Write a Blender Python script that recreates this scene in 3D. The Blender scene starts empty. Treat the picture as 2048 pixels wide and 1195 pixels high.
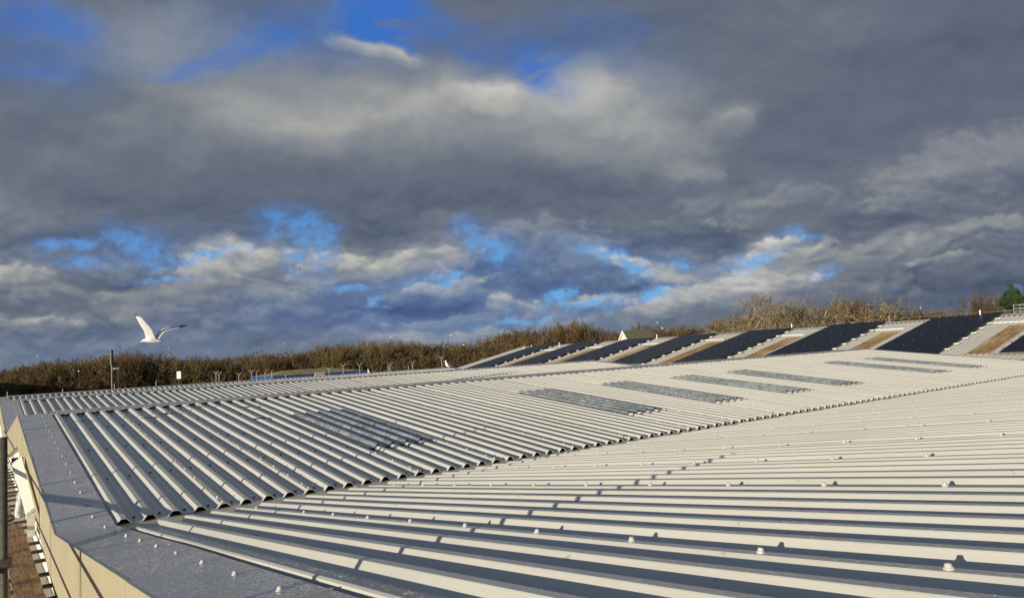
import bpy, math, random
import numpy as np
from mathutils import Vector, Matrix, noise

# ------------------------------------------------------------------ scene, camera, light
sc = bpy.context.scene
COL = sc.collection
U = 0.25                      # one roof rib = 0.25 m; layout numbers below are in ribs
R = math.radians
PSI, PIT, ROL, FOC = R(53.2365), R(4.37594), R(-3.18708), 1439.44
FWD = np.array([math.cos(PSI)*math.cos(PIT), math.sin(PSI)*math.cos(PIT), math.sin(PIT)])
_r = np.array([math.sin(PSI), -math.cos(PSI), 0.0]); _u = np.cross(_r, FWD)
RGT = math.cos(ROL)*_r + math.sin(ROL)*_u
UPV = -math.sin(ROL)*_r + math.cos(ROL)*_u
cam = bpy.data.cameras.new('camera'); co = bpy.data.objects.new('camera', cam); COL.objects.link(co)
cam.sensor_width = 36; cam.lens = FOC/2048*36; cam.clip_start = 0.05; cam.clip_end = 6000
m = Matrix.Identity(4)
for i in range(3):
    m[i][0] = RGT[i]; m[i][1] = UPV[i]; m[i][2] = -FWD[i]
co.matrix_world = m
sc.camera = co
sc.view_settings.view_transform = 'Standard'; sc.view_settings.look = 'None'
sc.view_settings.exposure = 0.3; sc.view_settings.gamma = 1.0

SUN_EL, SUN_TRAVEL = R(8.3), R(14.3)        # light travels towards azimuth 14.3 deg (from x to y)
sd = Vector((math.cos(SUN_TRAVEL)*math.cos(SUN_EL), math.sin(SUN_TRAVEL)*math.cos(SUN_EL), -math.sin(SUN_EL)))
sl = bpy.data.lights.new('sun', 'SUN'); sl.energy = 4.6; sl.angle = R(0.5); sl.color = (1.0, 0.90, 0.735)
so = bpy.data.objects.new('sun', sl); COL.objects.link(so)
so.rotation_euler = sd.to_track_quat('-Z', 'Y').to_euler()

def ray(x, y):
    return FWD + RGT*((x-1024)/FOC) - UPV*((y-597.5)/FOC)
def azel(x, y):
    d = ray(x, y)
    return math.degrees(math.atan2(d[1], d[0])), math.degrees(math.atan2(d[2], math.hypot(d[0], d[1])))
def at_y(x, y, Y): d = ray(x, y); return d*(Y/d[1])
def at_x(x, y, X): d = ray(x, y); return d*(X/d[0])
def at_d(x, y, D): d = ray(x, y); return d*(D/math.hypot(d[0], d[1]))

# ------------------------------------------------------------------ sky
class NT:
    def __init__(s, nt): s.t = nt; s.n = nt.nodes; s.l = nt.links
    def inp(s, sock, v):
        if v is None: return
        if isinstance(v, bpy.types.NodeSocket): s.l.new(v, sock)
        else: sock.default_value = v
    def math(s, op, a, b=None, c=None, clamp=False):
        n = s.n.new('ShaderNodeMath'); n.operation = op; n.use_clamp = clamp
        s.inp(n.inputs[0], a); s.inp(n.inputs[1], b); s.inp(n.inputs[2], c); return n.outputs[0]
    def vec(s, op, a, b=None):
        n = s.n.new('ShaderNodeVectorMath'); n.operation = op
        s.inp(n.inputs[0], a); s.inp(n.inputs[1], b); return n.outputs[0]
    def noise(s, v, scale, detail=5, rough=.55, dist=0., lac=2.0):
        n = s.n.new('ShaderNodeTexNoise'); s.inp(n.inputs['Vector'], v)
        n.inputs['Scale'].default_value = scale; n.inputs['Detail'].default_value = detail
        n.inputs['Roughness'].default_value = rough; n.inputs['Distortion'].default_value = dist
        n.inputs['Lacunarity'].default_value = lac
        return n
    def mix(s, f, a, b, typ='RGBA', blend='MIX'):
        n = s.n.new('ShaderNodeMix'); n.data_type = typ
        if typ == 'RGBA':
            n.blend_type = blend; s.inp(n.inputs[0], f); s.inp(n.inputs[6], a); s.inp(n.inputs[7], b); return n.outputs[2]
        s.inp(n.inputs[0], f); s.inp(n.inputs[2], a); s.inp(n.inputs[3], b); return n.outputs[0]
    def ramp(s, f, stops, interp='LINEAR'):
        n = s.n.new('ShaderNodeValToRGB'); s.inp(n.inputs[0], f); e = n.color_ramp.elements
        n.color_ramp.interpolation = interp
        while len(e) < len(stops): e.new(0.5)
        for i, (p, c) in enumerate(stops):
            e[i].position = p; e[i].color = tuple(c)+(1,) if len(c) == 3 else c
        return n.outputs[0]
    def rng(s, v, a, b, c=0., d=1., smooth=False):
        n = s.n.new('ShaderNodeMapRange'); s.inp(n.inputs[0], v)
        n.interpolation_type = 'SMOOTHSTEP' if smooth else 'LINEAR'
        for i, q in enumerate((a, b, c, d)): n.inputs[i+1].default_value = q
        return n.outputs[0]
    def comb(s, x, y, z):
        n = s.n.new('ShaderNodeCombineXYZ'); s.inp(n.inputs[0], x); s.inp(n.inputs[1], y); s.inp(n.inputs[2], z); return n.outputs[0]

def srgb(r, g, b):
    f = lambda c: (c/255/12.92) if c <= 10 else ((c/255+.055)/1.055)**2.4
    return (f(r), f(g), f(b))

# the cloudy sky is computed here as numbers, a function of direction only, and set into the world round the scene
def perlin(x, y, seed=0):
    rs = np.random.RandomState(seed); G = rs.rand(256)*2*np.pi; gx, gy = np.cos(G), np.sin(G); Pm = rs.permutation(256)
    xi = np.floor(x).astype(np.int64); yi = np.floor(y).astype(np.int64); xf = x-xi; yf = y-yi
    f = lambda t: t*t*t*(t*(t*6-15)+10); u, v = f(xf), f(yf)
    def g(ix, iy, dx, dy):
        k = Pm[(Pm[ix & 255]+iy) & 255]; return gx[k]*dx+gy[k]*dy
    a = g(xi, yi, xf, yf); b = g(xi+1, yi, xf-1, yf); c = g(xi, yi+1, xf, yf-1); d = g(xi+1, yi+1, xf-1, yf-1)
    return (a+u*(b-a))*(1-v)+(c+u*(d-c))*v
def fbm(x, y, oct_=6, gain=.5, seed=0, lac=2.03):
    s = 0; a = 1.; n = 0
    for i in range(oct_):
        s = s+a*perlin(x, y, seed+i); n += a; a *= gain; x = x*lac+17.3; y = y*lac-9.1
    return s/n*1.6
def worley(x, y, seed=0):
    rs = np.random.RandomState(seed); RX = rs.rand(65536); RY = rs.rand(65536); Pm = rs.permutation(256)
    xi = np.floor(x).astype(np.int64); yi = np.floor(y).astype(np.int64); best = np.full(x.shape, 9.)
    for i in (-1, 0, 1):
        for j in (-1, 0, 1):
            k = (Pm[(xi+i) & 255]*256+((yi+j) & 255)) & 65535
            d = (xi+i+RX[k]-x)**2+(yi+j+RY[k]-y)**2; best = np.minimum(best, d)
    return best
def heaps(x, y, oct_=5, gain=.52, seed=3):
    s = 0; a = 1.; n = 0
    for i in range(oct_):
        s = s+a*(1-np.minimum(worley(x, y, seed+i), 1.0)); n += a; a *= gain; x = x*2.07+5.3; y = y*2.07+1.7
    return s/n
def sstep(x, a, b): t = np.clip((x-a)/(b-a), 0, 1); return t*t*(3-2*t)
def lin(c): c = np.asarray(c, float)/255; return np.where(c <= .04045, c/12.92, ((c+.055)/1.055)**2.4)
LUM = [
 (720, 220, 560, 130, -3, .40), (300, 75, 280, 90, 8, .26), (420, 200, 330, 70, 14, .12), (760, 190, 340, 60, -6, .06),
 (1240, 230, 230, 130, 5, .36), (1010, 178, 110, 44, 0, .34), (1180, 190, 70, 60, 0, .18), (1290, 290, 200, 60, 0, .10),
 (760, 92, 110, 26, 18, .34), (1475, 235, 70, 40, 0, .30), (1400, 355, 80, 55, 20, .26), (1430, 300, 160, 60, -10, .04),
 (1930, 320, 240, 90, -18, .20), (1560, 415, 150, 50, -12, .20), (1090, 485, 130, 50, -5, .26),
 (500, 525, 190, 55, -10, .30), (510, 500, 120, 26, -8, .26), (760, 535, 240, 55, -6, .30), (690, 505, 110, 40, 5, .26), (880, 500, 80, 40, 0, .12),
 (260, 530, 180, 40, 0, .12), (30, 545, 120, 36, 5, .34), (60, 645, 140, 20, 2, .34),
 (420, 600, 260, 40, -5, .20), (180, 595, 180, 36, 0, .20),
 (1200, 525, 130, 36, 14, .34), (1565, 490, 120, 60, -20, .55), (1480, 565, 200, 60, -12, .45), (1330, 545, 80, 36, 0, .25), (1440, 590, 120, 30, 0, .2),
 (1640, 560, 90, 40, -20, .28), (1760, 505, 160, 50, -8, .32), (1950, 475, 170, 40, -10, .22), (1050, 610, 150, 36, 5, .26), (870, 572, 130, 26, -8, .34),
 (1180, 620, 180, 36, -6, .28), (900, 665, 260, 22, -4, .32), (1320, 610, 60, 26, 0, .28), (640, 610, 160, 22, -4, .12),
 (40, 440, 200, 80, 0, .12), (60, 320, 220, 100, 0, .06), (220, 250, 160, 50, 10, .1),
 (900, 370, 560, 70, -2, -.11), (250, 400, 400, 50, 5, -.08), (620, 425, 260, 45, -5, -.10), (1700, 90, 480, 170, 0, -.02), (2000, 150, 260, 260, 0, -.08),
 (1750, 240, 300, 80, -10, -.06), (1300, 420, 320, 60, 0, -.09), (1450, 475, 260, 36, -8, -.10), (1000, 300, 300, 50, 0, -.04),
 (1800, 600, 440, 50, -4, -.24), (1250, 40, 200, 90, 0, .0), (120, 485, 260, 24, 2, -.14), (150, 690, 400, 26, -3, .02), (300, 560, 200, 18, -3, -.12),
 (860, 612, 180, 24, -3, -.24), (1370, 470, 200, 34, -10, -.10), (1650, 445, 260, 36, -12, -.16), (1000, 545, 140, 30, 0, -.16), (1250, 575, 130, 28, -4, -.18), (640, 580, 180, 22, -4, -.12),
 (1900, 410, 200, 36, -14, -.16), (560, 330, 300, 50, 10, -.04), (1820, 545, 220, 24, -6, -.12)]
BLU = [
 (790, 20, 150, 70, 14, .82), (810, 85, 80, 34, 24, .5), (980, 70, 170, 60, 20, .36), (1110, 150, 100, 50, 30, .58), (1140, 225, 60, 36, 0, .3), (940, 110, 80, 36, 0, .3),
 (20, 20, 190, 80, 0, .50), (50, 130, 170, 44, 8, .46), (130, 60, 120, 80, 0, .3), (440, 115, 260, 55, -6, .50), (620, 50, 260, 80, 0, .40), (370, 150, 150, 36, 0, .3), (1090, 20, 160, 80, 0, .35), (1250, 60, 160, 90, 0, .2)]
GAP = [(590, 450, 62, 22, 10), (642, 492, 26, 40, 0), (600, 512, 26, 24, 0), (290, 495, 60, 20, 30), (240, 470, 26, 14, 0), (175, 487, 36, 8, 0), (100, 488, 26, 8, 0), (985, 495, 48, 20, 20), (930, 455, 26, 14, 0),
 (1210, 512, 60, 13, 15), (1262, 536, 40, 12, 30), (1515, 513, 60, 11, -22), (1592, 470, 34, 10, 0), (1290, 594, 60, 9, -15), (1185, 602, 46, 8, -10), (1118, 590, 34, 12, -20), (1050, 640, 70, 6, -8), (870, 558, 50, 9, -10), (750, 603, 13, 9, 0),
 (1355, 525, 26, 8, 0), (430, 508, 70, 9, -14), (700, 575, 50, 6, -5), (180, 525, 50, 8, 0), (1650, 545, 30, 7, -20), (330, 560, 60, 5, -3)]
PUF = [(1930, 325, 210, 70, -20, .64, .40), (1560, 420, 130, 42, -12, .64, .36), (1990, 468, 130, 36, -10, .66, .36), (1090, 488, 120, 46, -5, .68, .36), (60, 648, 120, 15, 2, .80, .45),
 (420, 612, 220, 30, -4, .60, .40), (170, 598, 170, 24, 0, .62, .40), (300, 548, 110, 26, 0, .62, .36), (30, 548, 100, 26, 6, .82, .42), (500, 535, 150, 48, -8, .86, .42), (760, 545, 190, 50, -4, .78, .42), (690, 518, 70, 32, 0, .92, .5),
 (650, 625, 140, 20, -3, .55, .36), (875, 580, 110, 20, -8, .84, .40), (1210, 530, 90, 28, 10, .88, .40), (1330, 560, 50, 20, 0, .80, .5), (1130, 570, 90, 22, 0, .5, .3), (1050, 615, 75, 24, 0, .84, .42), (1190, 605, 90, 20, -8, .78, .42), (1300, 625, 40, 18, 0, .84, .5), (940, 640, 150, 14, -4, .62, .42), (880, 668, 200, 12, -4, .72, .5),
 (1760, 515, 150, 38, -8, .72, .38), (1890, 530, 70, 14, -6, .70, .4), (1640, 495, 70, 36, 0, .76, .46), (1575, 500, 80, 42, -15, 1.02, .55), (1420, 600, 170, 36, -8, .90, .48), (1530, 565, 120, 32, -10, .88, .48), (1610, 570, 60, 36, 0, .78, .44), (1720, 580, 150, 24, -4, .5, .34),
 (1010, 195, 105, 44, 0, .92, .50), (1200, 235, 110, 84, 10, .80, .48), (750, 100, 90, 22, 20, .92, .48), (1475, 242, 50, 26, 0, .76, .42), (1405, 362, 60, 34, 12, .66, .38)]
def sky_color(X, Y):
    """linear sky colour for a direction given by its place (X, Y) in a tangent chart"""
    e = 764-.0557*(X-14)-Y                      # height above the skyline in chart units
    s = np.maximum(e, -20)+95.
    low = 1-sstep(e, 150, 520)                  # 1 near the horizon: small crisp heaps; 0 high up: soft sheets
    wx = fbm(X/300, Y/200, 5, .55, 11); wy = fbm(X/300+40, Y/200, 5, .55, 21)
    wx2 = fbm(X/70, Y/50, 4, .6, 13); wy2 = fbm(X/70+40, Y/50, 4, .6, 23)
    Xw = X+wx*90+wx2*14; Yw = Y+wy*50+wy2*8
    def blobs(lst, k=1.3, p=1.):
        acc = 0
        for (px, py, rx, ry, rot, wt) in lst:
            t = math.radians(rot); dx, dy = Xw-px, Yw-py
            a = (dx*math.cos(t)+dy*math.sin(t))/(rx*k); b = (-dx*math.sin(t)+dy*math.cos(t))/(ry*k)
            g = np.maximum(0, 1-np.sqrt(a*a+b*b)); acc = acc+wt*g*g*(3-2*g)
        return acc
    Xc = X+wx*60+wx2*5; Yc = Y+wy*40+wy2*3
    def layer(sx, sy, lx, ly, sd):
        h0 = heaps(Xc/sx, Yc/sy, 5, .55, sd); hr = heaps(Xc/sx, Yc/sy, 4, .42, sd); h1 = heaps((Xc-lx)/sx, (Yc-ly)/sy, 4, .42, sd)
        f0 = fbm(Xc/sx*.6, Yc/sy*.6, 7, .56, sd+30); f1 = fbm((Xc-lx)/sx*.6, (Yc-ly)/sy*.6, 6, .54, sd+30)
        f0r = fbm(Xc/sx*.6, Yc/sy*.6, 6, .50, sd+30); f1 = fbm((Xc-lx)/sx*.6, (Yc-ly)/sy*.6, 6, .50, sd+30)
        return h0, f0, hr-h1, f0r-f1
    hL, fL, rhL, rfL = layer(150, 78, 5, 10, 3)
    hH, fH, rhH, rfH = layer(420, 250, 14, 26, 5)
    hh = hL*low+hH*(1-low); ff = fL*low+fH*(1-low)
    dens = .6*ff+.9*(hh-.62)
    relief = low*(.9*rhL+1.2*rfL)+(1-low)*(.35*rhH+1.3*rfH)
    ffL = fbm(X/46, Y/26, 5, .62, 71); w3x = fbm(X/22, Y/16, 3, .6, 17); w3y = fbm(X/22+40, Y/16, 3, .6, 27)
    fine = fbm(X/26+wx*2, Y/18, 4, .6, 51)
    bl = blobs(BLU)-.42
    soft = 1-low
    blue = bl*1.25-dens*(.55+.65*low)-.25*fine*(.3+.7*low)
    cov_hi = sstep(blue-.25*fH, -.42, .52); cov_lo = sstep(blue-.35*ff, -.16, .30)*.92
    bm = cov_hi*soft+cov_lo*low
    rim = sstep(blue, -.34, .05)*low*.30
    lum = .35+.82*blobs(LUM)+relief*(.33*soft+.46*low)+dens*(.10*soft+.34*low)+rim+.05*fine*(.40+.60*low)
    for (px, py, rx, ry, rot, lt, lb) in PUF:
        t = math.radians(rot); dx, dy = Xc+wx2*8-px, Yc+wy2*5-py
        a = (dx*math.cos(t)+dy*math.sin(t))/rx; b_ = (-dx*math.sin(t)+dy*math.cos(t))/ry
        small = sstep(np.array(Y*0+ry), 70, 20)
        d = 1-(a*a+b_*b_)+.9*ff+1.5*(hh-.62)+.45*fine+(.75*ffL)*low
        al = np.where(b_ < 0, sstep(d, .05, .62+.6*soft), sstep(d, .05, 1.1))*(.86-.22*soft)
        g = np.clip(.5-.55*b_+.5*ff, 0, 1)
        L = lb+(lt*.96-lb)*g*g*(3-2*g)+relief*(.45*soft+.50*low)+.05*fine+.13*ffL*low
        lum = lum*(1-al)+L*al; bm = bm*(1-al*.96)
    halo = np.zeros_like(X, float)
    for (px, py, rx, ry, rot) in GAP:
        t = math.radians(rot); dx, dy = X+wx*16+wx2*20+w3x*9-px, Y+wy*10+wy2*12+w3y*6-py
        a = (dx*math.cos(t)+dy*math.sin(t))/(rx*1.25); b_ = (-dx*math.sin(t)+dy*math.cos(t))/(ry*1.5)
        m_ = 1-(a*a+b_*b_)**.6; halo = np.maximum(halo, sstep(m_+.25*ff-.4*ffL, -1.0, .45)); d = m_-1.5*ffL-1.2*(hL-.62)+.75*fine-.22
        g = sstep(d, -.75, .95)**1.25*.95; bm = np.maximum(bm, g); lum = lum+.07*sstep(d, -1.0, .1)*(1-sstep(d, .1, .9))*np.clip(.5+1.3*ffL, 0, 1)*2
    wisp = fbm(X/90+wx*1.5, Y/34+wy, 6, .6, 91)
    bm = bm*(1-.55*sstep(wisp, .0, .45)); lum = lum+.10*bm
    stops = [0.0, .2, .42, .66, .85, 1.05]
    cols = lin([(65, 76, 97), (84, 95, 114), (107, 115, 129), (143, 147, 151), (180, 178, 172), (222, 220, 214)])
    c = np.stack([np.interp(lum, stops, cols[:, i]) for i in range(3)], -1)
    tint = np.clip(blobs([(1000, 570, 560, 110, -5, .9), (300, 500, 330, 60, 0, .6), (150, 690, 500, 50, 0, .4), (600, 60, 330, 110, 0, 1.0), (80, 100, 240, 110, 0, .8), (1130, 110, 260, 120, 0, .7), (1480, 560, 200, 60, 0, .3), (700, 640, 500, 60, 0, .5)]), 0, 1)
    tint = (tint*(1-.75*sstep(lum, .45, .85)))[..., None]
    c = c*(1-tint)+c*np.array([.72, .98, 1.45])*tint
    hl = (halo*.55*(1-.6*sstep(lum, .5, .9)))[..., None]; c = c*(1-hl)+lin((82, 118, 172))*hl
    rt = (sstep(X, 1300, 2000)*(1-sstep(Y, 250, 420)))[..., None]*.5; c = c*(1-rt)+c*np.array([.98, .92, 1.0])*rt
    hz = (1-sstep(e, -10, 110))[..., None]*.5
    rgt = sstep(X, 1100, 1700)[..., None]; c = c*(1-hz)+(lin((116, 136, 160))*(1-rgt)+lin((88, 101, 119))*rgt)*hz
    ts = sstep(e, 40, 640)[..., None]
    b = lin((116, 178, 230))*(1-ts)**1.6+lin((56, 112, 196))*(1-(1-ts)**1.6)
    bmx = (bm*.94)[..., None]
    return c*(1-bmx)+b*bmx

def build_sky():
    W, Hh = 3600, 1800
    A = np.zeros((Hh, W, 4), np.float32)
    azv = math.pi-2*math.pi*(np.arange(W)+.5)/W; elv = math.pi*((np.arange(Hh)+.5)/Hh-.5)
    # overcast patches everywhere, thinning towards the sun behind the camera
    AZ, EL = np.meshgrid(azv[::6], elv[::6]); D = np.stack([np.cos(EL)*np.cos(AZ), np.cos(EL)*np.sin(AZ), np.sin(EL)], -1)
    n_ = fbm(D[..., 0]*2.2+D[..., 2]*1.3+9, D[..., 1]*2.2-D[..., 2]*1.7+4, 6, .55, 77)
    toward = D@np.array([-.80, -.52, .30])
    al = np.clip(sstep(n_, -.5, .35)-sstep(toward, .1, .75)*.62, 0.1, 1)*.95
    cc = lin((98, 106, 120))*(1+1.1*n_[..., None])*(1.5+.9*sstep(toward, -.4, .6)[..., None])
    A[..., :3] = np.repeat(np.repeat(cc, 6, 0), 6, 1); A[..., 3] = np.repeat(np.repeat(al, 6, 0), 6, 1)
    # the part in front of the camera in full detail
    c0, c1 = [int((math.pi-R(a))/(2*math.pi)*W) for a in (118, -12)]; r0, r1 = [int((R(e)/math.pi+.5)*Hh) for e in (-4, 58)]
    for b in range(r0, r1, 160):
        e = min(r1, b+160)
        AZ, EL = np.meshgrid(azv[c0:c1], elv[b:e]); D = np.stack([np.cos(EL)*np.cos(AZ), np.cos(EL)*np.sin(AZ), np.sin(EL)], -1)
        f = np.maximum(D@FWD, .25); X = 1024+FOC*(D@RGT)/f; Y = 597.5-FOC*(D@UPV)/f
        c = sky_color(np.clip(X, -1500, 3500), np.clip(Y, -1600, 1300))
        w = (sstep(D@FWD, .50, .66)*(1-sstep(EL, R(46), R(57))))[..., None]
        s_ = A[b:e, c0:c1]; s_[..., :3] = s_[..., :3]*(1-w)+c*w; s_[..., 3:] = s_[..., 3:]*(1-w)+w
    im = bpy.data.images.new('cloud_cover', W, Hh, alpha=True, float_buffer=True); im.colorspace_settings.name = 'Non-Color'; im.alpha_mode = 'CHANNEL_PACKED'
    A[..., :3] *= A[..., 3:]; A[..., 3] = 1
    im.pixels.foreach_set(A.ravel()); im.update()
    w = bpy.data.worlds.new('World'); sc.world = w; w.use_nodes = True
    w.cycles.sampling_method = 'MANUAL'; w.cycles.sample_map_resolution = 1024
    N = NT(w.node_tree); N.n.clear()
    tc = N.n.new('ShaderNodeTexCoord').outputs['Generated']
    en = N.n.new('ShaderNodeTexEnvironment'); en.image = im; N.l.new(tc, en.inputs[0])
    sky = N.n.new('ShaderNodeTexSky'); sky.sky_type = 'NISHITA'; sky.sun_disc = False
    sky.sun_elevation = SUN_EL; sky.sun_rotation = math.pi/2 - (SUN_TRAVEL + math.pi)
    sky.air_density = 1.0; sky.dust_density = .4; sky.ozone_density = 2.5
    k = 10/2**sc.view_settings.exposure
    cl = N.mix(1.0, en.outputs['Color'], (k, k, k, 1), blend='MULTIPLY')
    sv = N.n.new('ShaderNodeVectorMath'); sv.operation = 'DOT_PRODUCT'; N.l.new(tc, sv.inputs[0]); sv.inputs[1].default_value = (-.80, -.52, .30)
    clear = N.rng(sv.outputs['Value'], .05, .75, 0, .62, True)
    out = N.mix(clear, (0, 0, 0, 1), N.mix(1.0, sky.outputs[0], (.92, 1.0, 1.35, 1), blend='MULTIPLY'))
    out = N.mix(1.0, cl, out, blend='ADD')
    bg = N.n.new('ShaderNodeBackground'); N.l.new(out, bg.inputs[0]); bg.inputs[1].default_value = 0.1
    o = N.n.new('ShaderNodeOutputWorld'); N.l.new(bg.outputs[0], o.inputs[0])
build_sky()
#@@SKYEND

# ------------------------------------------------------------------ tagging and mesh helpers
rnd = random.Random(7)
def tag(o, label=None, cat=None, group=None, kind=None):
    if label: o['label'] = label
    if cat: o['category'] = cat
    if group: o['group'] = group
    if kind: o['kind'] = kind
    return o
def thing(name, loc, label, cat, group=None, rz=0.):
    o = bpy.data.objects.new(name, None); COL.objects.link(o)
    o.location = Vector(loc)*U; o.rotation_euler = (0, 0, rz); o.empty_display_size = .2
    return tag(o, label, cat, group)

class MB:
    """collects polygons (in rib units); build() links them as ONE mesh object in metres"""
    def __init__(s): s.v = []; s.f = []; s.mi = []
    def add(s, verts, faces, mi=0):
        b = len(s.v); s.v += [tuple(p) for p in verts]
        for f in faces: s.f.append(tuple(b+i for i in f)); s.mi.append(mi)
        return s
    def box(s, c, d, rot=None, mi=0):
        h = [q/2 for q in d]; P = []
        for x in (-1, 1):
            for y in (-1, 1):
                for z in (-1, 1):
                    p = Vector((x*h[0], y*h[1], z*h[2]))
                    if rot is not None: p = rot @ p
                    P.append(p+Vector(c))
        return s.add(P, [(0,1,3,2),(4,6,7,5),(0,4,5,1),(2,3,7,6),(0,2,6,4),(1,5,7,3)], mi)
    def prism(s, poly, off, mi=0):
        n = len(poly); o = Vector(off)
        P = [Vector(p) for p in poly]+[Vector(p)+o for p in poly]
        F = [tuple(range(n))[::-1], tuple(range(n, 2*n))]+[(i, (i+1) % n, n+(i+1) % n, n+i) for i in range(n)]
        return s.add(P, F, mi)
    def tube(s, a, b, r, r2=None, n=8, mi=0, caps=True):
        a = Vector(a); b = Vector(b); d = (b-a).normalized()
        q = d.to_track_quat('Z', 'Y'); r2 = r if r2 is None else r2; P = []
        for p, rr in ((a, r), (b, r2)):
            for i in range(n):
                t = 2*math.pi*i/n; P.append(p + q @ Vector((math.cos(t)*rr, math.sin(t)*rr, 0)))
        F = [(i, (i+1) % n, n+(i+1) % n, n+i) for i in range(n)]
        if caps: F += [tuple(range(n))[::-1], tuple(range(n, 2*n))]
        return s.add(P, F, mi)
    def loft(s, rings, mi=0, caps=True):
        n = len(rings[0]); b = [p for r in rings for p in r]
        F = []
        for k in range(len(rings)-1):
            for i in range(n): F.append((k*n+i, k*n+(i+1) % n, (k+1)*n+(i+1) % n, (k+1)*n+i))
        if caps: F += [tuple(range(n))[::-1], tuple(range((len(rings)-1)*n, len(rings)*n))]
        return s.add(b, F, mi)
    def build(s, name, mats, parent=None, smooth=False, origin=(0, 0, 0), mesh_only=False):
        me = bpy.data.meshes.new(name)
        me.from_pydata([((a-origin[0])*U, (b-origin[1])*U, (c-origin[2])*U) for a, b, c in s.v], [], s.f)
        if not isinstance(mats, (list, tuple)): mats = [mats]
        for q in mats: me.materials.append(q)
        me.polygons.foreach_set('material_index', s.mi)
        if smooth: me.polygons.foreach_set('use_smooth', [True]*len(s.f))
        me.update()
        if mesh_only: return me
        return link(name, me, parent)
def link(name, me, parent=None, loc=(0, 0, 0), rot=None):
    o = bpy.data.objects.new(name, me); COL.objects.link(o)
    if parent is not None: o.parent = parent
    o.location = Vector(loc)*U
    if rot is not None: o.rotation_euler = rot
    return o
def part(mb, name, mats, th, **k):
    """mesh given in world layout units, child of a thing whose empty stands anywhere (unrotated)"""
    chain = Vector((0, 0, 0)); p = th
    while p is not None: chain += p.location; p = p.parent
    return mb.build(name, mats, th, origin=tuple(chain/U), **k)

# ------------------------------------------------------------------ materials
def mat(name, base, rough=.5, metal=0., spec=.5, vary=None, bump=None, drops=0., setup=None, coat=0.):
    m = bpy.data.materials.new(name); m.use_nodes = True
    N = NT(m.node_tree); b = N.n['Principled BSDF']
    b.inputs['Base Color'].default_value = tuple(base)+(1,)
    b.inputs['Roughness'].default_value = rough; b.inputs['Metallic'].default_value = metal
    b.inputs['Specular IOR Level'].default_value = spec; b.inputs['Coat Weight'].default_value = coat
    tc = N.n.new('ShaderNodeTexCoord').outputs['Object']
    col = None
    if vary:
        sc_, amt, c2 = vary
        f = N.noise(tc, sc_, 6, .6).outputs['Fac']
        f = N.rng(f, .35, .7, 0, amt)
        col = N.mix(f, tuple(base)+(1,), tuple(c2)+(1,)); N.l.new(col, b.inputs['Base Color'])
    h = None
    if bump:
        sc_, st = bump
        h = N.math('MULTIPLY', N.noise(tc, sc_, 5, .6).outputs['Fac'], st)
    if drops:
        # standing rain drops: small raised beads and runs in uneven patches
        pv = N.vec('ADD', tc, N.vec('MULTIPLY', N.noise(tc, 30, 2).outputs['Color'], (.02, .02, .0)))
        pat = N.rng(N.noise(tc, 3.2, 5, .7).outputs['Fac'], .34, .60, -.085, .03)
        nb = N.noise(N.vec('MULTIPLY', pv, (1., .7, 1.)), 62, 2, .5).outputs['Fac']
        dome = N.rng(N.math('ADD', nb, pat), .54, .59, 0, 1, True)
        gn = N.n.new('ShaderNodeNewGeometry'); gs = N.n.new('ShaderNodeSeparateXYZ'); N.l.new(gn.outputs['True Normal'], gs.inputs[0])
        dome = N.math('MULTIPLY', dome, N.rng(gs.outputs[2], .93, .97, 0, 1))      # water stays on the level faces
        hd = N.math('MULTIPLY', dome, drops)
        h = hd if h is None else N.math('ADD', h, hd)
        wet_glint = N.rng(dome, .02, .3, 0, 1)
        N.l.new(N.mix(wet_glint, rough, .06, 'FLOAT'), b.inputs['Roughness'])
        if True:
            N.l.new(N.mix(N.math('MULTIPLY', wet_glint, .78), col if col is not None else tuple(base)+(1,), (.76, .76, .74, 1)), b.inputs['Base Color'])  # glints on the beads painted in as near-white base colour
    if h is not None:
        bp = N.n.new('ShaderNodeBump'); bp.inputs['Strength'].default_value = 1.0; bp.inputs['Distance'].default_value = 1.0
        N.l.new(h, bp.inputs['Height']); N.l.new(bp.outputs[0], b.inputs['Normal'])
    if setup: setup(N, b, tc)
    return m
CREAM = (.50, .485, .415)
M = {}
def sheet_setup(N, b, tc):
    # streaks of dust running down the slope, faint stains and small bird marks
    st = N.vec('MULTIPLY', tc, (5.0, .35, 1)); f = N.rng(N.noise(st, 2.2, 6, .65).outputs['Fac'], .40, .70, 0, .52)
    c = N.mix(f, CREAM+(1,), (.39, .37, .32, 1))
    g = N.rng(N.noise(tc, .35, 4, .6).outputs['Fac'], .4, .65, 0, .36)
    c = N.mix(g, c, (.56, .55, .49, 1))
    sp = N.rng(N.noise(tc, 16, 3, .5).outputs['Fac'], .70, .76, 0, .5)
    c = N.mix(sp, c, (.20, .18, .15, 1)); N.l.new(c, b.inputs['Base Color'])
M['sheet'] = mat('painted_sheet', CREAM, .42, spec=.45, bump=(3.0, .004), setup=sheet_setup)
def sheetA(N, b, tc): sheet_setup(N, b, tc)
M['sheet_wet'] = mat('painted_sheet_wet', CREAM, .38, spec=.5, bump=(9.0, .0006), drops=.0035, setup=sheetA)
M['flash'] = mat('flashing_wet', (.42, .415, .39), .34, spec=.5, bump=(2.0, .003), drops=.017, vary=(1.5, .5, (.34, .33, .31)))
M['ridge'] = mat('ridge_metal', (.40, .39, .36), .4, vary=(2.0, .6, (.30, .28, .24)), bump=(6, .004))
M['fascia'] = mat('fascia_tan', (.44, .39, .265), .42, vary=(1.2, .6, (.35, .30, .19)), bump=(8, .0012))
M['gutter'] = mat('gutter_tan', (.56, .51, .38), .5, vary=(1.0, .5, (.44, .39, .28)), bump=(4, .003))
M['dark'] = mat('black_foam', (.012, .012, .013), .9)
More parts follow.
